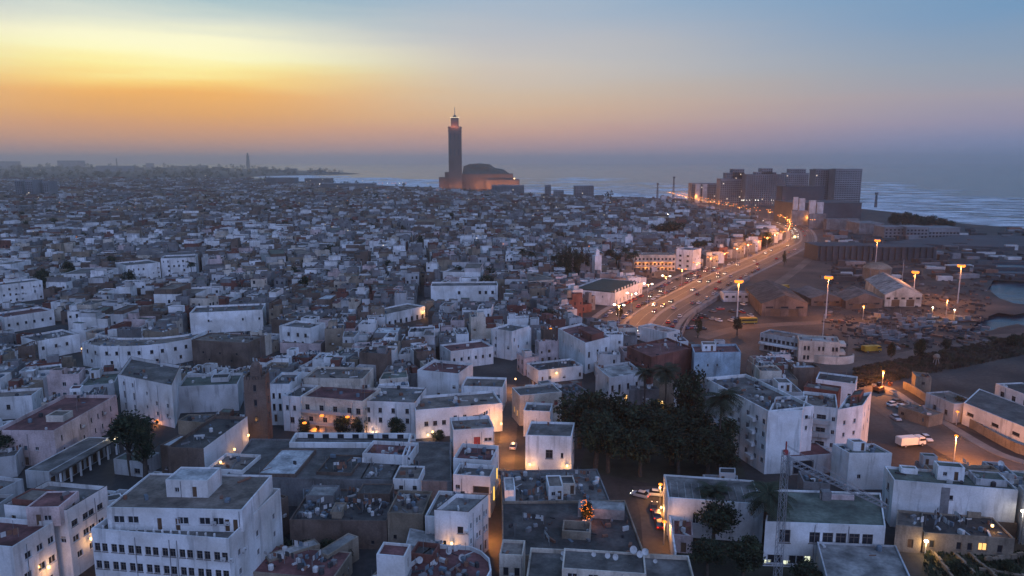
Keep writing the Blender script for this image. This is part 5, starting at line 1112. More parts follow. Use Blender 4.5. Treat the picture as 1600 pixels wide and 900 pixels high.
CAB = cab(); n = 0
for _ in range(400):
    u, v = r.uniform(1345, 1520), r.uniform(498, 536); p = G(u, v)
    if v > 545 - (u - 1340) * .13 or any(inside(e, p.x, p.y) for e in EXCL if e is not PORTP): continue
    t = thing('fishing_boat', 'small %s fishing boat laid up in the crowded boatyard' % ('pale', 'grey', 'blue', 'rust-brown')[n % 4], 'boat', (p.x, p.y, .1), r.uniform(-.6, .6), 'fishing boats in the boatyard'); link('hull', BH[n % 4], t); link('cabin', CAB, t); n += 1
    if n > 34: break
PAINTS = {'white': (.6, .6, .6), 'silver': (.36, .37, .39), 'dark': (.03, .03, .035), 'grey': (.14, .14, .15), 'red': (.3, .03, .025), 'blue': (.05, .09, .2)}
TYRE = mat('tyre', (.02, .02, .02), var=.1); HUB = mat('wheel_rim', (.35, .35, .36), metal=.6, rough=.4, var=.1)
CARG = mat('car_glass', (.02, .024, .03), rough=.08, spec=.6, var=.05); LAMPG = mat('lamp_glass', (.6, .6, .55), rough=.2, var=.05); REDG = mat('rear_lamp_glass', (.3, .02, .02), rough=.2, var=.05)
def loft(b, secs, m=0):
    for i in range(len(secs) - 1):
        A_, B_ = secs[i], secs[i + 1]; n = len(A_)
        for k in range(n): b.quad(A_[k], B_[k], B_[(k + 1) % n], A_[(k + 1) % n], m)
    b.poly(secs[0], m); b.poly(secs[-1][::-1], m)
def car_body(b, m=0):
    st = [(-2.1, .78, .45, .78), (-1.95, .86, .3, .9), (-1.2, .88, .28, .95), (0, .88, .26, .93), (1.0, .88, .27, .9), (1.85, .82, .3, .76), (2.08, .7, .42, .66)]
    loft(b, [[(x, -w, z0), (x, -w * 1.0, (z0 + z1) / 2), (x, -w * .93, z1), (x, w * .93, z1), (x, w, (z0 + z1) / 2), (x, w, z0)] for x, w, z0, z1 in st], m)
    b.prism([(-1.15, -.62), (.35, -.62), (.35, .62), (-1.15, .62)], 1.36, 1.42, m)
def car_glass(b, m=0): loft(b, [[(x0, -w, z), (x1, -w, z), (x1, w, z), (x0, w, z)] for x0, x1, w, z in ((-1.75, 1.0, .8, .9), (-1.2, .4, .65, 1.37))], m)
def wheel(b, x, y, m=0, m2=None):
    b.tube([(x, y - .1, .31), (x, y + .1, .31)], .31, 10, m); 
    if m2 is not None: b.tube([(x, y - .11, .31), (x, y + .11, .31)], .17, 8, m2)
CB = {}; bG = MB(); car_glass(bG); bG = bG.mesh('car_glass', CARG); wB = MB(); wheel(wB, 0, 0, 0, 1); wM = wB.mesh('wheel', [TYRE, HUB])
lB = MB(); lB.box(-.05, .05, -.16, .16, -.08, .08); lM = lB.mesh('headlight', HEADL); lM2 = lB.mesh('headlight', LAMPG); tM = lB.mesh('taillight', TAILL); tM2 = lB.mesh('taillight', REDG); FARC = {}
for k, c in PAINTS.items():
    m = mat('car_paint_' + k, c, rough=.3, var=.1, spec=.5); b = MB(); car_body(b); CB[k] = b.mesh('body', m)
    for on in (0, 1, 2):
        b = MB(); car_body(b, 0); car_glass(b, 1); [wheel(b, x, y, 2) for x in (-1.3, 1.3) for y in (-.74, .74)]; i = len(b.f)
        for y in (-.55, .55):
            b.lathe((2.1, y, .6), [(.02, -.16 if on else -.08), (.24 if on else .1, 0), (.02, .16 if on else .08)], 6, 3); b.lathe((-2.12, y, .72), [(.02, -.1), (.14, 0), (.02, .1)], 6, 4)
        FARC[k, on] = b.mesh('car', [m, CARG, TYRE, HEADL if on == 1 else LAMPG, TAILL if on else REDG])
def near_car(x, y, rz, col, label, group, lights=False):
    t = thing('car', label, 'car', (x, y, .03), rz, group); link('body', CB[col], t); link('car_glass', bG, t)
    for wx in (-1.3, 1.3):
        for wy in (-.76, .76): link('wheel', wM, t, (wx, wy, 0))
    for wy in (-.58, .58): link('headlight', lM if lights else lM2, t, (2.03, wy, .62)); link('taillight', tM if lights else tM2, t, (-2.1, wy, .72))
    return t
def far_car(x, y, rz, col, on, label, group): o = link('car', FARC[col, on], None, (x, y, .03), rz); return tag(o, label, 'car', group)
r = random.Random(77); cols = list(PAINTS)
def traffic(d, step, direction, on, p, what, lo=0, hi=1e9, cc=cols):
    s = 0
    for pt, tg in along(offs(BL, d), step, r.uniform(0, step)):
        s += step
        if r.random() > p or not lo < s < hi: continue
        c = r.choice(cc); q = pt + tg * r.uniform(-4, 4); rz = math.atan2(tg.y, tg.x) + (math.pi if direction < 0 else 0)
        far_car(q.x, q.y, rz, c, on, what % c, 'traffic on the boulevard' if on else 'cars parked along the boulevard')
traffic(-3.2, 19, -1, 1, .62, '%s car with bright headlights coming down the boulevard'); traffic(-7.8, 22, -1, 1, .55, '%s car with bright headlights coming down the boulevard')
traffic(3.2, 24, 1, 2, .45, '%s car driving away up the boulevard'); traffic(8, 26, 1, 2, .4, '%s car driving away up the boulevard')
traffic(-14, 6.2, -1, 0, .75, '%s car parked along the service road', 0, 330); traffic(-22.5, 6.2, 1, 0, .7, '%s car parked beside the shops at the boulevard', 0, 260); traffic(-18, 18, -1, 1, .55, '%s car with headlights in the service road', 0, 300); traffic(11, 7, 1, 0, .5, '%s car parked at the harbour kerb of the boulevard', 0, 240)
for i, (u, v, c, a) in enumerate(((1022, 795, 'dark', 1.35), (1026, 808, 'grey', 1.45), (1030, 822, 'red', 1.5))):
    p = G(u, v); near_car(p.x, p.y, a, c, ('dark car first in the queue in the lamp-lit lane', 'grey car in the middle of the lane queue', 'dark red car with glowing tail lights last in the lane')[i], 'cars in the lane', True)
for u, v, c, a, l in ((1000, 776, 'silver', 2.6, 'silver car turning at the top of the lamp-lit lane'), (1021, 774, 'white', 2.9, 'white car under the lamp at the lane entrance')): p = G(u, v); near_car(p.x, p.y, a, c, l, 'cars in the lane', c == 'silver')
for i, (d, s, c, l) in enumerate(((5.2, 62, 'white', 'white car parked in the lower street nearest its top end'), (5.2, 84, 'grey', 'grey car parked in the lower street behind the white cube'), (-4.2, 98, 'dark', 'dark car parked across from the white cube'), (-4.2, 112, 'silver', 'silver car parked by the tan boundary wall'), (-4.2, 124, 'white', 'white car parked last by the tan boundary wall'), (5.2, 46, 'silver', 'silver car parked near the orange digger'))):
    pts = along(offs(S2, d), 1.0); 
    if s < len(pts): pt, tg = pts[s]; near_car(pt.x, pt.y, math.atan2(tg.y, tg.x), c, l, 'cars in the lower street')
for i, (u, v) in enumerate(((1395, 634), (1402, 630), (1410, 638), (1418, 642), (1427, 645), (1436, 650))): p = G(u, v); near_car(p.x, p.y, .3, ('white', 'dark', 'white', 'silver', 'dark', 'grey')[i], '%s car in the row parked before the low brown store' % ('first white', 'small dark', 'second white', 'silver', 'second dark', 'grey')[i], 'cars by the brown store')
for u, v, c, l in ((1208, 556, 'white', 'white car parked left in front of the harbour office'), (1231, 561, 'silver', 'silver car parked right in front of the harbour office'), (802, 700, 'white', 'white car standing in the lit alley beside the lamp house'), (783, 742, 'dark', 'dark car far down the lit alley')): p = G(u, v); near_car(p.x, p.y, 1.45 if u < 900 else .1, c, l, None)
for i in range(60):
    u, v = r.uniform(1065, 1180), r.uniform(452, 520); p = G(u, v)
    if any(inside(e, p.x, p.y) for e in EXCL if e is not PORTP) or abs(v - (520 - (u - 1065) * .35)) > 16: continue
    c = r.choice(cols); far_car(p.x, p.y, r.choice((.4, 1.9)) + r.uniform(-.2, .2), c, 0, '%s car parked in the yard below the boulevard wall' % c, 'cars in the yard below the boulevard')
YEL = mat('yellow_paint', (.42, .26, .03), rough=.5, var=.3); ORG = mat('orange_paint', (.4, .1, .03), rough=.5, var=.3); WHP = mat('bus_white', (.6, .6, .58), rough=.4, var=.1)
def truck(x, y, rz, m, label, bus=False, name='truck'):
    t = thing(name, label, name, (x, y, 0), rz)
    b = MB(); b.box(-4, 3.9 if bus else 1.2, -1.2, 1.2, .7, 3.0 if bus else 2.6); b.box(-3.8, 3.6 if bus else 1.0, -1.1, 1.1, 3.0 if bus else 2.6, 3.15 if bus else 2.7); b.build('body', m, t)
    if not bus: b = MB(); loft(b, [[(x0, -1.1, z), (x1, -1.1, z), (x1, 1.1, z), (x0, 1.1, z)] for x0, x1, z in ((1.5, 3.6, .6), (1.5, 3.6, 1.5), (1.5, 3.1, 2.6))]); b.build('cab', m, t)
    b = MB(); b.box(-3.6, 3.7, -1.23, 1.23, 1.6, 2.4) if bus else b.box(1.7, 3.45, -1.13, 1.13, 1.6, 2.2); b.build('windows', CARG, t)
    for wx in (-2.6, 2.5):
        for wy in (-1.05, 1.05): o = link('wheel', wM, t, (wx, wy, 0)); o.scale = (1.5, 1.5, 1.5)
    return t
p = G(1362, 550); truck(p.x, p.y, .2, YEL, 'yellow lorry parked between the boatyard and the harbour office'); p = G(1169, 506); truck(p.x, p.y, .1, YEL, 'dull yellow bus at the foot of the first harbour lamp', True, 'bus'); p = G(988, 553 - 22); truck(p.x, p.y, -.5, WHP, 'white bus waiting behind the shop row', True, 'bus')
p = G(1423, 692); truck(p.x - 1, p.y - 2, .2, WHP, 'white box lorry parked above the lower street', False); p = G(1225, 452); truck(p.x, p.y, .6, YEL, 'faded yellow lorry by the left harbour warehouse')
o, tg = along(offs(BL, -6), 1)[468]; bt = truck(o.x, o.y, math.atan2(tg.y, tg.x) + math.pi, WHP, 'bus with a glowing yellow front on the boulevard bend', True, 'bus'); b = MB(); b.box(3.92, 4.05, -1.0, 1.0, 1.4, 3.0); b.build('lit_front', emit('bus_glow', (1, .75, .2), 6), bt)
p = G(1373, 613); dg = thing('digger', 'orange digger with raised arm at the top of the lower street', 'digger', (p.x, p.y, 0), .5); b = MB(); [b.box(-1.6, 1.6, y, y + .5, 0, .8) for y in (-1.2, .7)]; b.build('track', TYRE, dg); b = MB(); b.box(-1.8, 1.2, -1.1, 1.1, .9, 2.0); b.build('body', ORG, dg); b = MB(); b.box(.1, 1.3, .1, 1.1, 2.0, 3.1); b.build('cab', CARG, dg); b = MB(); b.tube([(1.2, -.4, 1.6), (3.2, -.4, 4.0), (5.0, -.4, 2.6)], .25, 6); b.build('arm', ORG, dg); b = MB(); b.prism([(4.6, -.9), (5.6, -.9), (5.6, .1), (4.6, .1)], 1.6, 2.6); b.build('bucket', ORG, dg)

# ================================================================== LAMPS
def lathe_mesh(nm, pr, m, n=8): b = MB(); b.lathe((0, 0, 0), pr, n); return b.mesh(nm, m)
b = MB(); b.tube([(0, 0, 0), (0, 0, 10)], [.13, .07], 6); LPOLE = b.mesh('pole', POLE); b = MB(); b.tube([(-1.9, 0, 10.4), (-1, 0, 10.3), (0, 0, 9.8), (1, 0, 10.3), (1.9, 0, 10.4)], .05, 5); LARM = b.mesh('arm', POLE)
BALL = lathe_mesh('lamp_head', [(.03, .3), (.5, .16), (.62, 0), (.5, -.16), (.03, -.3)], BULB); BALLW = lathe_mesh('lamp_head', [(.03, .3), (.42, .2), (.5, 0), (.42, -.2), (.03, -.3)], BULBC)
BALLF = lathe_mesh('lamp_head', [(.03, .3), (.42, .2), (.5, 0), (.42, -.2), (.03, -.3)], emit('far_bulb', (1, .82, .6), 3))
def street_lamp(x, y, rz, label, group, e=BLVD_W, head=None, s=1.0, col=LAMP, lit=True, double=True):
    t = thing('street_lamp', label, 'street lamp', (x, y, 0), rz, group); t.scale = (s, s, s); link('pole', LPOLE, t); link('arm', LARM, t)
    for sx_ in (-1.9, 1.9) if double else (1.9,): link('lamp_head', head or BALL, t, (sx_, 0, 10.3))
    if lit: light(t, (0, 0, 9.6), e, col, .5)
    return t
lbl = 'double-armed orange street lamp in the long row along the boulevard'
for i, (pt, tg) in enumerate(along(offs(BL, -11.5), 31, 12)):
    s = 1.0 if pt.y < 900 else 1.15; street_lamp(pt.x, pt.y, math.atan2(tg.y, tg.x) + math.pi / 2, lbl, 'street lamps along the boulevard', BLVD_W * (1.3 if pt.y < 700 else .85), BALLW if i < 4 else BALL, s * 1.12)
for i, (pt, tg) in enumerate(along(offs(BL, 13), 42, 560)): street_lamp(pt.x, pt.y, math.atan2(tg.y, tg.x) - math.pi / 2, 'double-armed orange street lamp on the seaward kerb of the far boulevard', 'street lamps along the boulevard', BLVD_W * .35, BALL, 1.2)
for i, (pt, tg) in enumerate(along(offs(BL, 7), 40, 30)):
    if pt.y < 760: light(link('lamp_anchor', None) if False else bpy.data.objects['boulevard'], (pt.x, pt.y, 9), 0.001, LAMP) if False else None
b = MB(); b.tube([(0, 0, 0), (0, 0, 1)], [.035, .02], 8); MPOLE = b.mesh('pole', MATS['clutter_pale']); b = MB(); b.lathe((0, 0, 0), [(.2, -.25), (1.5, -.2), (1.5, 0), (.2, .1)], 12); MRING = b.mesh('ring', POLE)
hb = MB(); [hb.lathe((math.cos(a) * 1.25, math.sin(a) * 1.25, -.5), [(.05, -.95), (.7, -.6), (.9, 0), (.6, .4), (.05, .5)], 8) for a in (i * math.pi / 3 for i in range(6))]; MHEAD = hb.mesh('lamp_heads', emit('mast_bulb', (1, .27, .03), 2.3))
for u, vb, vt, lab, e in ((1151, 508, 437, 'tall floodlight mast with orange lamps beside the boulevard ramp', 1), (1290, 498, 431, 'tall floodlight mast with orange lamps in front of the left harbour warehouse', 1), (1367, 424, 374, 'farthest tall floodlight mast behind the domed tank', .8), (1427, 462, 423, 'tall floodlight mast at the corner of the orange-lit shed', .9), (1496, 474, 413, 'rightmost tall floodlight mast by the harbour basin', 1)):
    p = G(u, vb); Zt = CAMH - p.y * math.tan(math.atan((vt - CY) / F) + PITCH); t = thing('floodlight_mast', lab, 'floodlight', (p.x, p.y, 0)); link('pole', MPOLE, t, scale=(10, 10, Zt)); link('ring', MRING, t, (0, 0, Zt)); link('lamp_heads', MHEAD, t, (0, 0, Zt - .15)); light(t, (0, 0, Zt - 1.6), MAST_W * e, LAMP, 1.2)
    LAND.append((lab.split(' with')[0] if False else None, 0, 0, 0))
for u, vb, vt, lab in ((1409, 444, 406, 'bare unlit pole left of the corner floodlight mast'), (1283, 560, 491, 'white flagpole rising from the harbour office')):
    p = G(u, vb); Zt = CAMH - p.y * math.tan(math.atan((vt - CY) / F) + PITCH); t = thing('flagpole' if 'flag' in lab else 'pole', lab, 'pole', (p.x, p.y, 0)); link('shaft', MPOLE, t, scale=(5, 5, Zt)); b = MB(); b.lathe((0, 0, Zt), [(.02, -.2), (.22, 0), (.02, .2)], 6); b.build('cap', POLE, t)
for u, v, h, lab, e, c, hd in ((1348, 500, 7, 'small orange lamp on a post at the edge of the boatyard', 5000, LAMP, BALL), (1478, 494, 8, 'orange lamp post among the yard lights by the harbour wall', 9000, LAMP, BALL), (1456, 496, 5, 'left white yard light by the harbour wall', 700, WARM, BALLW), (1490, 500, 5, 'right white yard light by the harbour wall', 700, WARM, BALLW), (186, 708, 5.2, 'white-globed lamp post glowing in the courtyard under the tall tree', 480, (1, .85, .55), BALLW), (1494, 664, 4, 'small orange lamp behind the tan boundary wall', 160, LAMP, BALL), (1588, 800, 8, 'upper white street light at the right edge past the twin blocks', 220, (1, .9, .75), BALLW), (1592, 850, 7, 'lower white street light at the right edge by the row house', 220, (1, .9, .75), BALLW), (1490, 722, 7, 'added orange street lamp behind the concrete hut beside the lower street', 17000, LAMP, BALL), (1452, 640, 5, 'added orange lamp post by the row of parked cars in the lower street', 13000, LAMP, BALL), (1031, 790, 5, 'added orange lamp post halfway along the narrow lane', 1500, (1, .42, .1), BALL), (1037, 852, 5, 'added orange lamp post at the near end of the narrow lane', 900, (1, .42, .1), BALL), (1378, 607, 6, 'added orange lamp post beside the orange digger', 9000, LAMP, BALL), (1445, 868, 3, 'small white lamp on a post in the dark garden plots', 500, WARM, BALLW),  # orange posts in the lower street and lane are added to light them
        (1030, 352, 9, 'bright white lamp left of the spreading tree in the hazy town', 3000, (1, .9, .7), BALLW), (1043, 346, 9, 'second bright white lamp above the spreading tree', 3000, (1, .9, .7), BALLW), (735, 380, 8, 'twin warm lamp glowing on a roof in the hazy old town', 2500, WARM, BALL)):
    p = G(u, v); k = 1 if v > 480 else 2.2; t = thing('lamp_post', lab, 'lamp', (p.x, p.y, 0)); link('pole', LPOLE, t, scale=(1, 1, h / 10)); link('lamp_head', hd, t, (0, 0, h), 0, (.8 * k, .8 * k, .8 * k)); light(t, (0, -.6, h - .5), e, c, .3)
r = random.Random(9)
for i in range(95):
    t_ = r.random(); u, v = (r.uniform(0, 420), r.uniform(262, 345)) if t_ < .3 else (r.uniform(400, 760), r.uniform(288, 345)) if t_ < .55 else (r.uniform(800, 1080), r.uniform(312, 345)) if t_ < .85 else (r.uniform(0, 1000), r.uniform(345, 410))
    if v < 285 and r.random() < .5: v = r.uniform(262, 270)
    p = G(u, v)
    if not inside(LANDP, p.x, p.y): continue
    s = max(.8, p.y / 1000 * .85); o = link('lamp_post', None); tag(thing_ := o, 'pinprick street light far off in the hazy town', 'lamp', 'far street lights'); o.location = (p.x, p.y, 0)
    link('pole', LPOLE, o, scale=(1, 1, 1.1)); link('lamp_head', r.choice((BALL, BALLF, BALLF)), o, (0, 0, 11.3), 0, (s * .85, s * .85, s * .85))
for i in range(13):
    u = 1158 + i * 4.2 + r.uniform(-1, 1); p = G(u, 322); o = thing('lamp_post', 'white promenade light in the row at the foot of the seafront towers', 'lamp', (p.x, p.y, 0), 0, 'promenade lights'); link('pole', LPOLE, o); link('lamp_head', BALLW, o, (0, 0, 10), 0, (1.3, 1.3, 1.3))
for i in range(20):
    u = 500 + i * 7 + r.uniform(-2, 2); p = G(u, 297 - (i > 9) * 1.5); o = thing('lamp_post', 'warm light in the row along the bay road left of the great mosque', 'lamp', (p.x, p.y, 0), 0, 'bay road lights'); link('pole', LPOLE, o, scale=(1.2, 1.2, 1.6)); link('lamp_head', BALL if i % 3 else BALLW, o, (0, 0, 16), 0, (1.7, 1.7, 1.7))
for i in range(14):
    t_ = i / 13; p = G(82 + 15 * t_ + r.uniform(-1, 1), 305 - 22 * t_); o = thing('far_car', 'car tail light in the red queue climbing the far left avenue', 'car', (p.x, p.y, 0), 0, 'tail lights on the far avenue'); link('body', CB['dark'], o, rz=1.4); l_ = link('taillight', tM if i % 3 else lM, o, (0, -2, 1.2)); l_.scale = (10, 6, 14)
# wall lamps of the near quarter: (u, v, z, label, strength)
for u, v, z, lab, e, c in ((70, 886, 4.5, 'warm lamp under the lower windows of the white corner block', 2.2, WARM), (137, 841, 5.5, 'warm lamp in the gap between the corner block and the office block', 1.8, WARM), (384, 680, 7.0, 'warm lamp at the far end of the tall blank white wall', 1.6, WARM), (362, 702, 7.0, 'second warm lamp along the tall blank white wall', .6, WARM), (340, 722, 7.0, 'nearest warm lamp along the tall blank white wall', .4, WARM), (248, 656, 3.4, 'orange porch light at the foot of the white four-storey house', 2.2, LAMP), (494, 669, 2.6, 'orange porch light under the climbing plants', 4.5, LAMP), (476, 664, 2.4, 'dimmer orange porch light left of the bright one', 2.0, LAMP), (584, 674, 2.4, 'warm lamp by the corner tree of the long white house', 2.2, (1, .55, .3)), (668, 678, 2.6, 'first warm lamp right of the small trees', 1.8, (1, .6, .35)), (676, 678, 2.6, 'second warm lamp right of the small trees', 1.2, (1, .6, .35)),
        (828, 724, 2.8, 'left warm lamp at the foot of the house with two lamps', 2.6, WARM), (886, 726, 2.6, 'right warm lamp at the foot of the house with two lamps', 2.6, WARM), (505, 648, 6, 'added orange lamp on the middle of the upper lit balcony', 3.2, LAMP), (545, 650, 6, 'added orange lamp at the right end of the upper lit balcony', 3.0, LAMP), (707, 846, 2.6, 'warm lamp under the banded corner house', 1.6, WARM), (1033, 797, 3.4, 'warm lamp on the white lane wall above the queue', 4.0, (1, .45, .13)), (1031, 766, 3.2, 'upper lamp on the white lane wall', 3, (1, .45, .13)), (868, 582, 2.4, 'glowing lamp over the doorway left of the villa', 2.2, WARM), (1037, 628, 2.4, 'lamp glowing under the arcade behind the park', 3.5, WARM), (661, 486, 3.2, 'warm lamp at the right end of the lit arcade', 5, WARM), (1550, 826, 2.6, 'warm lamp beside the lit window of the row house', 1.2, WARM), (128, 547, 3, 'small lamp at the left end of the bowed building', 1.2, WARM), (860, 513, 3.2, 'orange lamp on a wall left of the villa', 2.0, LAMP)):  # the two upper-balcony lamps are added to brighten the orange facade
    WL.append((u, v, lab, e, c))
for i, (pt, tg) in enumerate(along(AL, 14, 8)):
    s = 1 if i % 2 else -1; q = pt + Vector((tg.y, -tg.x)) * s * 1.9; t = thing('wall_lamp', 'warm lantern hung over the narrow alley', 'lamp', (q.x, q.y, 4.2), 0, 'alley lanterns'); link('bracket', WLAMP[0], t); link('lantern', WLAMP[1], t); light(t, (0, 0, -.4), WALL_W * 6.5, (1, .38, .08), .2)
AP = MB()
for k, (u, v, z, h) in enumerate(((771, 768, 4, 3.2), (776, 737, 4, 2.6))):  # glowing panels put in for lit patches of the alley wall
    p = G(u, v, z); t = thing('lit_wall_panel', ('lower', 'upper')[k] + ' glowing panel added for a yellow lit patch of the alley wall', 'glow_panel', (p.x, p.y, 0)); b = MB(); b.box(-.25, .25, -.9, .9, z - h / 2, z + h / 2); b.build('panel', emit('wall_patch_glow', (1, .6, .12), 1.5), t); b = MB(); b.box(-.3, .3, -1, 1, z + h / 2, z + h / 2 + .15); b.build('frame', POLE, t)
# galleries of the school lit from inside
sc, pl = SCH; d = Vector((pl[1][0] - pl[0][0], pl[1][1] - pl[0][1])).normalized(); n_ = Vector((d.y, -d.x))
for k in range(5):
    for z in (6.2, 2.8, 9.6)[:2]: q = Vector(pl[0]) + d * (3 + k * 5.4) + n_ * 1.2; light(sc, (q.x - sc.location.x, q.y - sc.location.y, z), 330, LAMP, .3)
# orange lamp reflection on glass, built as an added bush of glowing bulbs
p = G(917, 812, 6.4); fb = thing('reflection_bush', 'bush of orange bulbs added on the dark roof for a lamp reflection in glass', 'bush', (p.x, p.y, 6.4)); link('foliage', CROWN[2], fb, (0, 0, 2.0), 0, (1.2, 1.2, 2.0)); b = MB(); b.tube([(0, 0, 0), (0, 0, 1.2)], .1, 6); b.build('stem', BARK, fb); b = MB(); r = random.Random(2)
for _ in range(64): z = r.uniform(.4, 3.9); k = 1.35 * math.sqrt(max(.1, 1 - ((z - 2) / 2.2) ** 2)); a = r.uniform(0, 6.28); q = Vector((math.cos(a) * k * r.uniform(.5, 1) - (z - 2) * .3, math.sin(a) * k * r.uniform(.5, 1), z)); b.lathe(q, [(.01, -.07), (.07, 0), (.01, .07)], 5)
o = b.build('reflection_bulbs', emit('reflection_bulb', (1, .22, .03), 3.2), fb); o['kind'] = 'stuff'; light(fb, (0, -1.6, 2), 260, (1, .3, .06), .5)

# ================================================================== THE OLD TOWN: house plots by repeated splitting
rng = random.Random(2024)
town = [tuple(G(u, v)[:2]) for u, v in ((-90, 960), (1760, 960), (1700, 760), (1360, 640))] + [(70, 345), (262, 690), (290, 800), (300, 900), (294, 1400)] + [tuple(G(u, v)[:2]) for u, v in ((1000, 317), (900, 315), (690, 302), (430, 290), (390, 283), (200, 276), (-120, 276))]
def clip(pl, px, py, nx, ny):
    A_, B_ = [], []; n = len(pl); D_ = [(p[0] - px) * nx + (p[1] - py) * ny for p in pl]
    for i in range(n):
        p, q, d, e = pl[i], pl[(i + 1) % n], D_[i], D_[(i + 1) % n]
        (A_ if d >= 0 else B_).append(p)
        if (d >= 0) != (e >= 0):
            t = d / (d - e); x = (p[0] + (q[0] - p[0]) * t, p[1] + (q[1] - p[1]) * t); A_.append(x); B_.append(x)
    return A_, B_
def dist(pl): return min(math.hypot(*p) for p in pl)
plots = []; BIGS = set()
def hull_convex_pieces():
    # cut the (non-convex) town outline into coarse cells first
    out = []; ys = [85, 140, 200, 270, 350, 450, 570, 710, 870, 1050, 1260, 1500, 1800, 2200, 2800]
    for i in range(len(ys) - 1):
        y0, y1 = ys[i], ys[i + 1]; w = y1 - y0; x = -.78 * y1 - 40; k = 0
        while x < .78 * y1 + 40:
            out.append([(x, y0 + rng.uniform(0, 1e-3)), (x + w, y0), (x + w, y1), (x, y1)]); x += w
    return out
def split(pl, ang, depth):
    a = abs(area(pl))
    if a < 14: return
    c = (sum(p[0] for p in pl) / len(pl), sum(p[1] for p in pl) / len(pl)); r_ = math.hypot(*c)
    if r_ > 240 and not inside(town, *c) and a < 900: return
    tgt = (44 + rng.random() ** 2 * 100) * (1 if r_ < 500 else 1.2 if r_ < 900 else 1.9 if r_ < 1500 else 4.5)
    if r_ > 380 and 170 < a < 620 and rng.random() < .05: plots.append(pl); BIGS.add(len(plots) - 1); return
    if a < tgt: plots.append(pl); return
    best = None
    for k in (0, 1):
        t = ang + k * math.pi / 2; nx, ny = math.cos(t), math.sin(t); pr = [p[0] * nx + p[1] * ny for p in pl]; e = max(pr) - min(pr)
        if best is None or e > best[0]: best = (e, nx, ny, min(pr), max(pr), t)
    e, nx, ny, lo, hi, t = best; j = rng.uniform(-.14, .14) * (1 if a > 400 else .6); nx, ny = math.cos(t + j), math.sin(t + j)
    f = rng.uniform(.36, .64); px, py = c[0] + nx * (lo + (hi - lo) * f - (c[0] * math.cos(t) + c[1] * math.sin(t))), c[1] + ny * (lo + (hi - lo) * f - (c[0] * math.cos(t) + c[1] * math.sin(t)))
    g = .75 if 420 < a < 3000 else 1.8 if a >= 3000 else .03
    for s in (clip(pl, px + nx * g, py + ny * g, nx, ny)[0], clip(pl, px - nx * g, py - ny * g, nx, ny)[1]):
        if len(s) < 3: continue
        if area(s) > 10: split(s, ang + rng.uniform(-.10, .10), depth + 1)
for cell in hull_convex_pieces(): split(cell, rng.uniform(-.35, .35), 0)
EXB = [(min(p[0] for p in e), max(p[0] for p in e), min(p[1] for p in e), max(p[1] for p in e), e) for e in EXCL]
def blocked(pl):
    x0, x1, y0, y1 = min(p[0] for p in pl), max(p[0] for p in pl), min(p[1] for p in pl), max(p[1] for p in pl); n = len(pl)
    pts = list(pl) + [((pl[i][0] + pl[i - 1][0]) / 2, (pl[i][1] + pl[i - 1][1]) / 2) for i in range(n)] + [(sum(p[0] for p in pl) / n, sum(p[1] for p in pl) / n)]
    for a, b_, c, d, e in EXB:
        if x1 < a or x0 > b_ or y1 < c or y0 > d: continue
        if any(inside(e, *p) for p in pts) or any(inside(pl, *p) for p in e): return True
    return False
def fit_height(pl, H):
    us = [PJ(*p, H)[0] for p in pl]; u0, u1 = min(us), max(us); d = min(math.hypot(*p) for p in pl)
    for a, b_, v, kd in KEEP:
        if b_ < u0 + 1 or a > u1 - 1 or kd <= d + 1: continue
        # lower the roof until it stays below the facade behind
        while H > 2.4 and min(PJ(*p, H + .8)[1] for p in pl) < v - 3: H -= .5
        if H <= 2.4: return 0
    return H
good = []
for ip, pl in enumerate(plots):
    if len(pl) < 3: continue
    c = (sum(p[0] for p in pl) / len(pl), sum(p[1] for p in pl) / len(pl)); u, v, f = PJ(*c, 6); d = math.hypot(*c)
    if u < -70 or u > 1670 or v > 985 or not inside(town, *c): continue
    if blocked(pl): continue
    n3 = .5 + .5 * math.sin(c[0] * .013 + 1.3) * math.cos(c[1] * .011); H = rng.choice((3.4, 5.2, 6.4, 6.4, 7.2, 8.4, 9.5)) + rng.uniform(-.4, .6) + (2.8 if rng.random() < .08 else 0) - (1.2 if d < 150 else 0)
    if d > 600: H += rng.gauss(0, 1.3)
    if d > 1500: H += 3
    if ip in BIGS: H = rng.uniform(8, 12)
    H = fit_height(pl, H)
    if H: good.append((d, pl, H, c, u, v))
good.sort(key=lambda t: t[0])
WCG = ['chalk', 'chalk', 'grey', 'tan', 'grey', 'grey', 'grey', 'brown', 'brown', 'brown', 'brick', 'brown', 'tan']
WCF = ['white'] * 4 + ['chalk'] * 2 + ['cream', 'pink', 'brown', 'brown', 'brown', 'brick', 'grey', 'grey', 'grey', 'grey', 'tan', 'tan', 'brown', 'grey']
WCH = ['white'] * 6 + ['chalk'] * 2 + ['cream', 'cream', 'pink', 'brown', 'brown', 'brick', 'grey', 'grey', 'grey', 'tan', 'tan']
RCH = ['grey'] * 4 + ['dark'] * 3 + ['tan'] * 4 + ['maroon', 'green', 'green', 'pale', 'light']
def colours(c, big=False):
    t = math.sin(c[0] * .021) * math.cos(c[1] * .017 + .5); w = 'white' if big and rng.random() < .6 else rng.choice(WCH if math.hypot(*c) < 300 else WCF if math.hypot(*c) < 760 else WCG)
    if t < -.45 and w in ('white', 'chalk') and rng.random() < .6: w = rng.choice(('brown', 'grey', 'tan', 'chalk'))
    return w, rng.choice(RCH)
lm = [l for l in LAND if l[0]]
CN = {'white': 'white', 'chalk': 'off-white', 'cream': 'cream', 'pink': 'pinkish', 'brown': 'brown', 'brick': 'brick-red', 'grey': 'grey', 'tan': 'tan', 'blue': 'blue'}
RN = {'grey': 'grey', 'dark': 'dark', 'maroon': 'maroon', 'tan': 'tan', 'green': 'greenish', 'pale': 'pale', 'light': 'bright'}
USED = {}
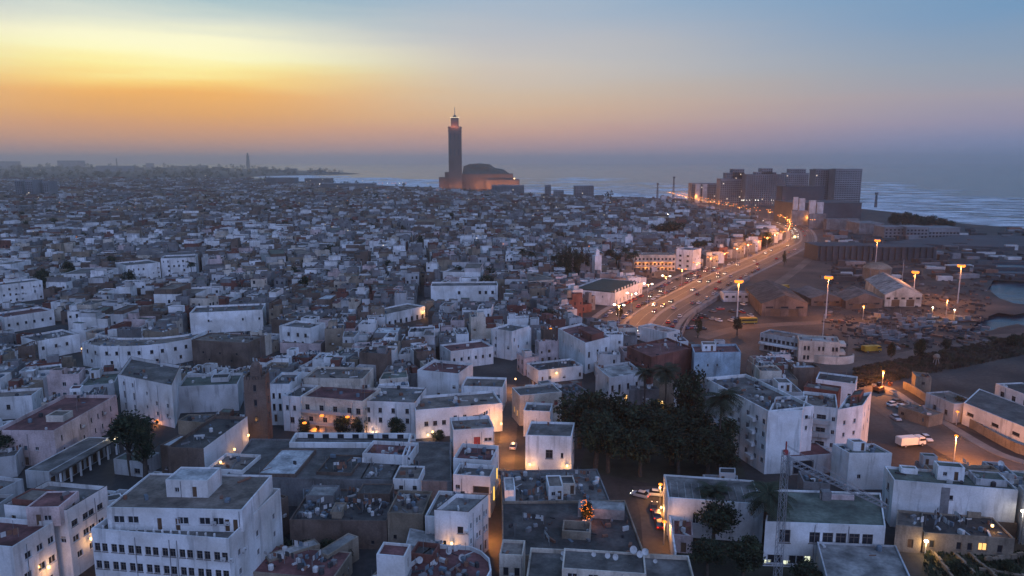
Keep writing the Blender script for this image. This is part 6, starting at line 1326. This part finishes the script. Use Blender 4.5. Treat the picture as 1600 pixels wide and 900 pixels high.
def make_label(u, v, st, w, rf, feat):
    near = sorted(lm, key=lambda l: math.hypot(l[1] - u, (l[2] - v) * 1.5)); base = '%s %s house with %s roof%s' % (st, CN[w], RN[rf], feat)
    def rel(l):
        du, dv = u - l[1], v - l[2]
        if abs(du) > 1.4 * abs(dv): return 'right of ' if du > 0 else 'left of '
        return 'nearer than ' if dv > 0 else 'behind '
    for l in near[:3]:
        t = base + ', ' + rel(l) + l[0]
        if t not in USED and len(t.split()) <= 16: USED[t] = 1; return t, None
    sh = '%s %s house, %s roof' % (st, CN[w], RN[rf])
    for i in range(4):
        for j in range(i + 1, 6):
            t = sh + feat + ', ' + rel(near[i]) + near[i][0] + ', ' + rel(near[j]) + near[j][0]
            if t not in USED and len(t.split()) <= 16: USED[t] = 1; return t, None
    t = base + ', ' + rel(near[0]) + near[0][0]; t = t if len(t.split()) <= 16 else sh + ', ' + rel(near[0]) + near[0][0]; return t, 'look-alike houses of the old town'
NIND = 300
for d, pl, H, c, u, v in good[:NIND]:
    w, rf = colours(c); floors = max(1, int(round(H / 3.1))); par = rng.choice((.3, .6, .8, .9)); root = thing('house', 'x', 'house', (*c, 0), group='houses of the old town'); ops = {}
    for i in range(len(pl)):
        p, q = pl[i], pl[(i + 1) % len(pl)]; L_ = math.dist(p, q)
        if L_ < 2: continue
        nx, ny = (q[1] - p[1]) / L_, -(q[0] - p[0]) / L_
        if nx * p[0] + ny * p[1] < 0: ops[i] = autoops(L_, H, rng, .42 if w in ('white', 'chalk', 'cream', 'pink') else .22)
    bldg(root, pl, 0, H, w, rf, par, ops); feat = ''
    inn = inset(pl, .6)
    if area(inn) > 22 and rng.random() < .62:
        k = rng.randrange(len(inn)); a_, b_, e_ = Vector(inn[k]), Vector(inn[(k + 1) % len(inn)]), Vector(inn[k - 1]); x = (b_ - a_); y = (e_ - a_); lx, ly = min(x.length * .6, 3.6), min(y.length * .6, 3.0)
        if lx > 1.3 and ly > 1.3:
            x.normalize(); y.normalize(); hp = [tuple(a_), tuple(a_ + x * lx), tuple(a_ + x * lx + y * ly), tuple(a_ + y * ly)]; hh = rng.uniform(1.9, 2.7); w2 = rng.choice((w, w, 'grey', 'chalk', 'brick'))
            bldg(root, hp, H - .05, H + hh, w2, rng.choice(RCH), .12, {j: [(.5, 1.25, H + .02, H + 1.85, 'door')] for j in range(4) if (math.dist(hp[j], hp[(j + 1) % 4]) > 2 and j == rng.randrange(4))}, 'roof_hut_wall'); feat = ' and %s hut' % CN[w2]
    if len(pl) >= 4 and area(pl) > 70 and H < 8.6 and rng.random() < .5:
        nx_, ny_ = pl[1][0] - pl[0][0], pl[1][1] - pl[0][1]; l_ = math.hypot(nx_, ny_)
        if l_ > 1 and d > 120:
            A_, B_ = clip(pl, pl[0][0] + nx_ * rng.uniform(.35, .65), pl[0][1] + ny_ * rng.uniform(.35, .65), nx_ / l_, ny_ / l_); up = rng.choice((A_, B_))
            if len(up) > 2:
                up = inset(up, .32); H2 = fit_height(pl, H + rng.uniform(2.3, 3.2))
                if area(up) > 18 and H2 > H + 1.5:
                    oo = {}
                    for i in range(len(up)):
                        p, q = up[i], up[(i + 1) % len(up)]; L_ = math.dist(p, q)
                        if L_ > 2 and (q[1] - p[1]) * p[0] - (q[0] - p[0]) * p[1] < 0: oo[i] = [(s_, s_ + .8, H + .9, H + 1.9, rng.choice(('w0', 'w1'))) for s_ in (L_ * .2, L_ * .55) if s_ + 1 < L_ and rng.random() < .7]
                    bldg(root, up, H - .05, H2, rng.choice((w, w, 'chalk', 'white', 'brick')), rng.choice(RCH), rng.choice((.2, .5, .7)), oo, 'upper_wall'); clutter(root, up, H2, rng, rng.randrange(2, 8))
    clutter(root, pl, H, rng, rng.randrange(5, 18))
    for _ in range(rng.choice((0, 0, 1, 1, 2))):
        q = inn[rng.randrange(len(inn))]; t = rng.uniform(.1, .6); dish(root, q[0] + (c[0] - q[0]) * t, q[1] + (c[1] - q[1]) * t, H - .02, rng, rng.uniform(.8, 1.2))
    lab, grp = make_label(u, v, ('one-storey', 'two-storey', 'three-storey', 'four-storey', 'five-storey')[min(floors, 5) - 1], w, rf, feat); root['label'] = lab
    if grp: root['group'] = grp
# beyond the three hundred nearest: one mass of houses
FM = [MATS['wall_' + k] for k in WALLC] + [MATS['roof_' + k] for k in ROOFC] + [GLASS] + CLUT; WI = {k: i for i, k in enumerate(WALLC)}; RI = {k: i + len(WALLC) for i, k in enumerate(ROOFC)}; GI = len(WALLC) + len(ROOFC); CI = GI + 1
fb_ = MB(); ftree = MB()
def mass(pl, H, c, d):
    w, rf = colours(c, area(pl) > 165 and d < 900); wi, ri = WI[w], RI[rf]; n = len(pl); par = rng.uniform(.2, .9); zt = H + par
    for i in range(n):
        p, q = pl[i], pl[(i + 1) % n]; fb_.quad((*p, 0), (*q, 0), (*q, zt), (*p, zt), wi); L_ = math.dist(p, q)
        if L_ < 2.2: continue
        dx, dy = (q[0] - p[0]) / L_, (q[1] - p[1]) / L_; nx, ny = dy, -dx
        if nx * p[0] + ny * p[1] > 0 or d > 1300: continue
        for f in range(int(H / 3)):
            for j in range(max(1, int(L_ / 2.6))):
                if rng.random() > (.42 if d < 700 else .3): continue
                s = (j + .5) * L_ / max(1, int(L_ / 2.6)) + rng.uniform(-.3, .3); ww, hh, z = rng.choice((.4, .5, .6)), rng.choice((1.1, 1.4, 1.8)), f * 3 + 1
                if s - ww < .1 or s + ww > L_ - .1: continue
                x0, y0, x1, y1 = p[0] + dx * (s - ww) + nx * .03, p[1] + dy * (s - ww) + ny * .03, p[0] + dx * (s + ww) + nx * .03, p[1] + dy * (s + ww) + ny * .03
                fb_.quad((x0, y0, z), (x1, y1, z), (x1, y1, z + hh), (x0, y0, z + hh), GI)
    fb_.poly([(x, y, H) for x, y in pl], ri)
    if n >= 4 and area(pl) > 60 and rng.random() < .5 and d < 1100:
        nx, ny = pl[1][0] - pl[0][0], pl[1][1] - pl[0][1]; l_ = max(.1, math.hypot(nx, ny)); A_, B_ = clip(pl, pl[0][0] + nx * rng.uniform(.3, .7), pl[0][1] + ny * rng.uniform(.3, .7), nx / l_, ny / l_); up = rng.choice((A_, B_))
        H2 = fit_height(pl, H + rng.uniform(2.2, 3.3)) if len(up) > 2 else 0
        if H2 > H + 1.4:
            up = inset(up, .2); w2 = WI[rng.choice((w, 'chalk', 'grey', 'white', 'brown'))]; r2 = RI[rng.choice(RCH)]
            if area(up) > 14:
                for i in range(len(up)): p, q = up[i], up[(i + 1) % len(up)]; fb_.quad((*p, H - .05), (*q, H - .05), (*q, H2), (*p, H2), w2)
                fb_.poly([(x, y, H2 - .4) for x, y in up], r2)
    inn = inset(pl, 1.0)
    if area(inn) > 12 and rng.random() < .7:
        k = rng.randrange(n); a_, b_, e_ = Vector(inn[k]), Vector(inn[(k + 1) % n]), Vector(inn[k - 1]); x = b_ - a_; y = e_ - a_; lx, ly = min(x.length * .7, rng.uniform(2, 5)), min(y.length * .7, rng.uniform(2, 4))
        if lx > 1 and ly > 1: x.normalize(); y.normalize(); fb_.prism([tuple(a_), tuple(a_ + x * lx), tuple(a_ + x * lx + y * ly), tuple(a_ + y * ly)], H - .1, H + rng.uniform(1.6, 3), WI[rng.choice((w, w, 'chalk', 'grey'))], RI[rng.choice(RCH)], False)
    if d < 800:
        for _ in range(rng.randrange(2, 8)):
            q = inn[rng.randrange(len(inn))]; t = rng.uniform(0, .9); s = rng.uniform(.25, .9); fb_.obox((q[0] + (c[0] - q[0]) * t, q[1] + (c[1] - q[1]) * t), rng.uniform(0, 3), s * rng.uniform(.8, 2.4), s, H - .1, H + s * rng.uniform(.6, 1.4), CI + rng.randrange(5))
for d, pl, H, c, u, v in good[NIND:]: mass(pl, H, c, d)
fb_.build('distant_houses', FM)['kind'] = 'stuff'
print('plots', len(plots), 'good', len(good), 'quads', len(fb_.f), 'farthest single', good[min(NIND, len(good)) - 1][0])
# trees scattered in the far quarters
r = random.Random(55)
k = 0
for _ in range(900):
    u, v = (r.uniform(-20, 560), r.uniform(284, 345)) if r.random() < .6 else (r.uniform(0, 1000), r.uniform(330, 470)); p = G(u, v)
    if not inside(town, p.x, p.y) or blocked([(p.x - 2, p.y - 2), (p.x + 2, p.y - 2), (p.x + 2, p.y + 2), (p.x - 2, p.y + 2)]): continue
    s = r.uniform(3, 6); h = r.uniform(9, 14)
    tree(p.x, p.y, h, s, 'dark tree showing above the roofs of the hazy old town', 'trees among the far roofs', .42, .6); k += 1
    if k >= 130: break
fw = MB(); r = random.Random(8)
for _ in range(1500):
    u, v = r.uniform(-60, 600) * (1 if r.random() < .75 else 1.6), 258.5 + 62 * r.random() ** 1.5; p = G(u, v)
    if not inside(LANDP, p.x, p.y) or (v > 285 and blocked([(p.x - 2, p.y - 2), (p.x + 2, p.y - 2), (p.x + 2, p.y + 2), (p.x - 2, p.y + 2)])): continue
    R_ = r.uniform(3, 7) * (1 if p.y < 2200 else p.y / 2200); h = R_ * r.uniform(1.6, 2.4)
    for _ in range(34):
        d = Vector((r.gauss(0, 1), r.gauss(0, 1), r.gauss(0, .8))).normalized() * R_ * r.uniform(.5, 1); q = Vector((p.x, p.y, h * .55)) + Vector((d.x, d.y, d.z * h * .5 / R_)); a = Vector((r.gauss(0, 1), r.gauss(0, 1), r.gauss(0, 1))).normalized() * R_ * .3; c_ = a.cross(Vector((r.gauss(0, 1), r.gauss(0, 1), 1))).normalized() * R_ * .25; fw.quad(q - a, q + c_, q + a, q - c_)
fw.build('far_woods', LEAF[0])['kind'] = 'stuff'

bpy.context.view_layer.update()
for u, v, lab, e, c in WL: wall_lamp(u, v, 0, lab, e, col=c, bulb=BALL if c is LAMP else None)

# ================================================================== THE EVENING AIR
hz = bpy.data.materials.new('haze'); t = nodes(hz); o = t.nodes.new('ShaderNodeOutputMaterial'); pv = t.nodes.new('ShaderNodeVolumePrincipled'); pv.inputs['Density'].default_value = HAZE; pv.inputs['Color'].default_value = (1, .93, .91, 1); pv.inputs['Anisotropy'].default_value = .68
t.links.new(pv.outputs[0], o.inputs['Volume'])
b = MB(); b.box(-26500, 26500, -900, 28000, -4, 225); ho = b.build('haze', hz); ho['kind'] = 'stuff'
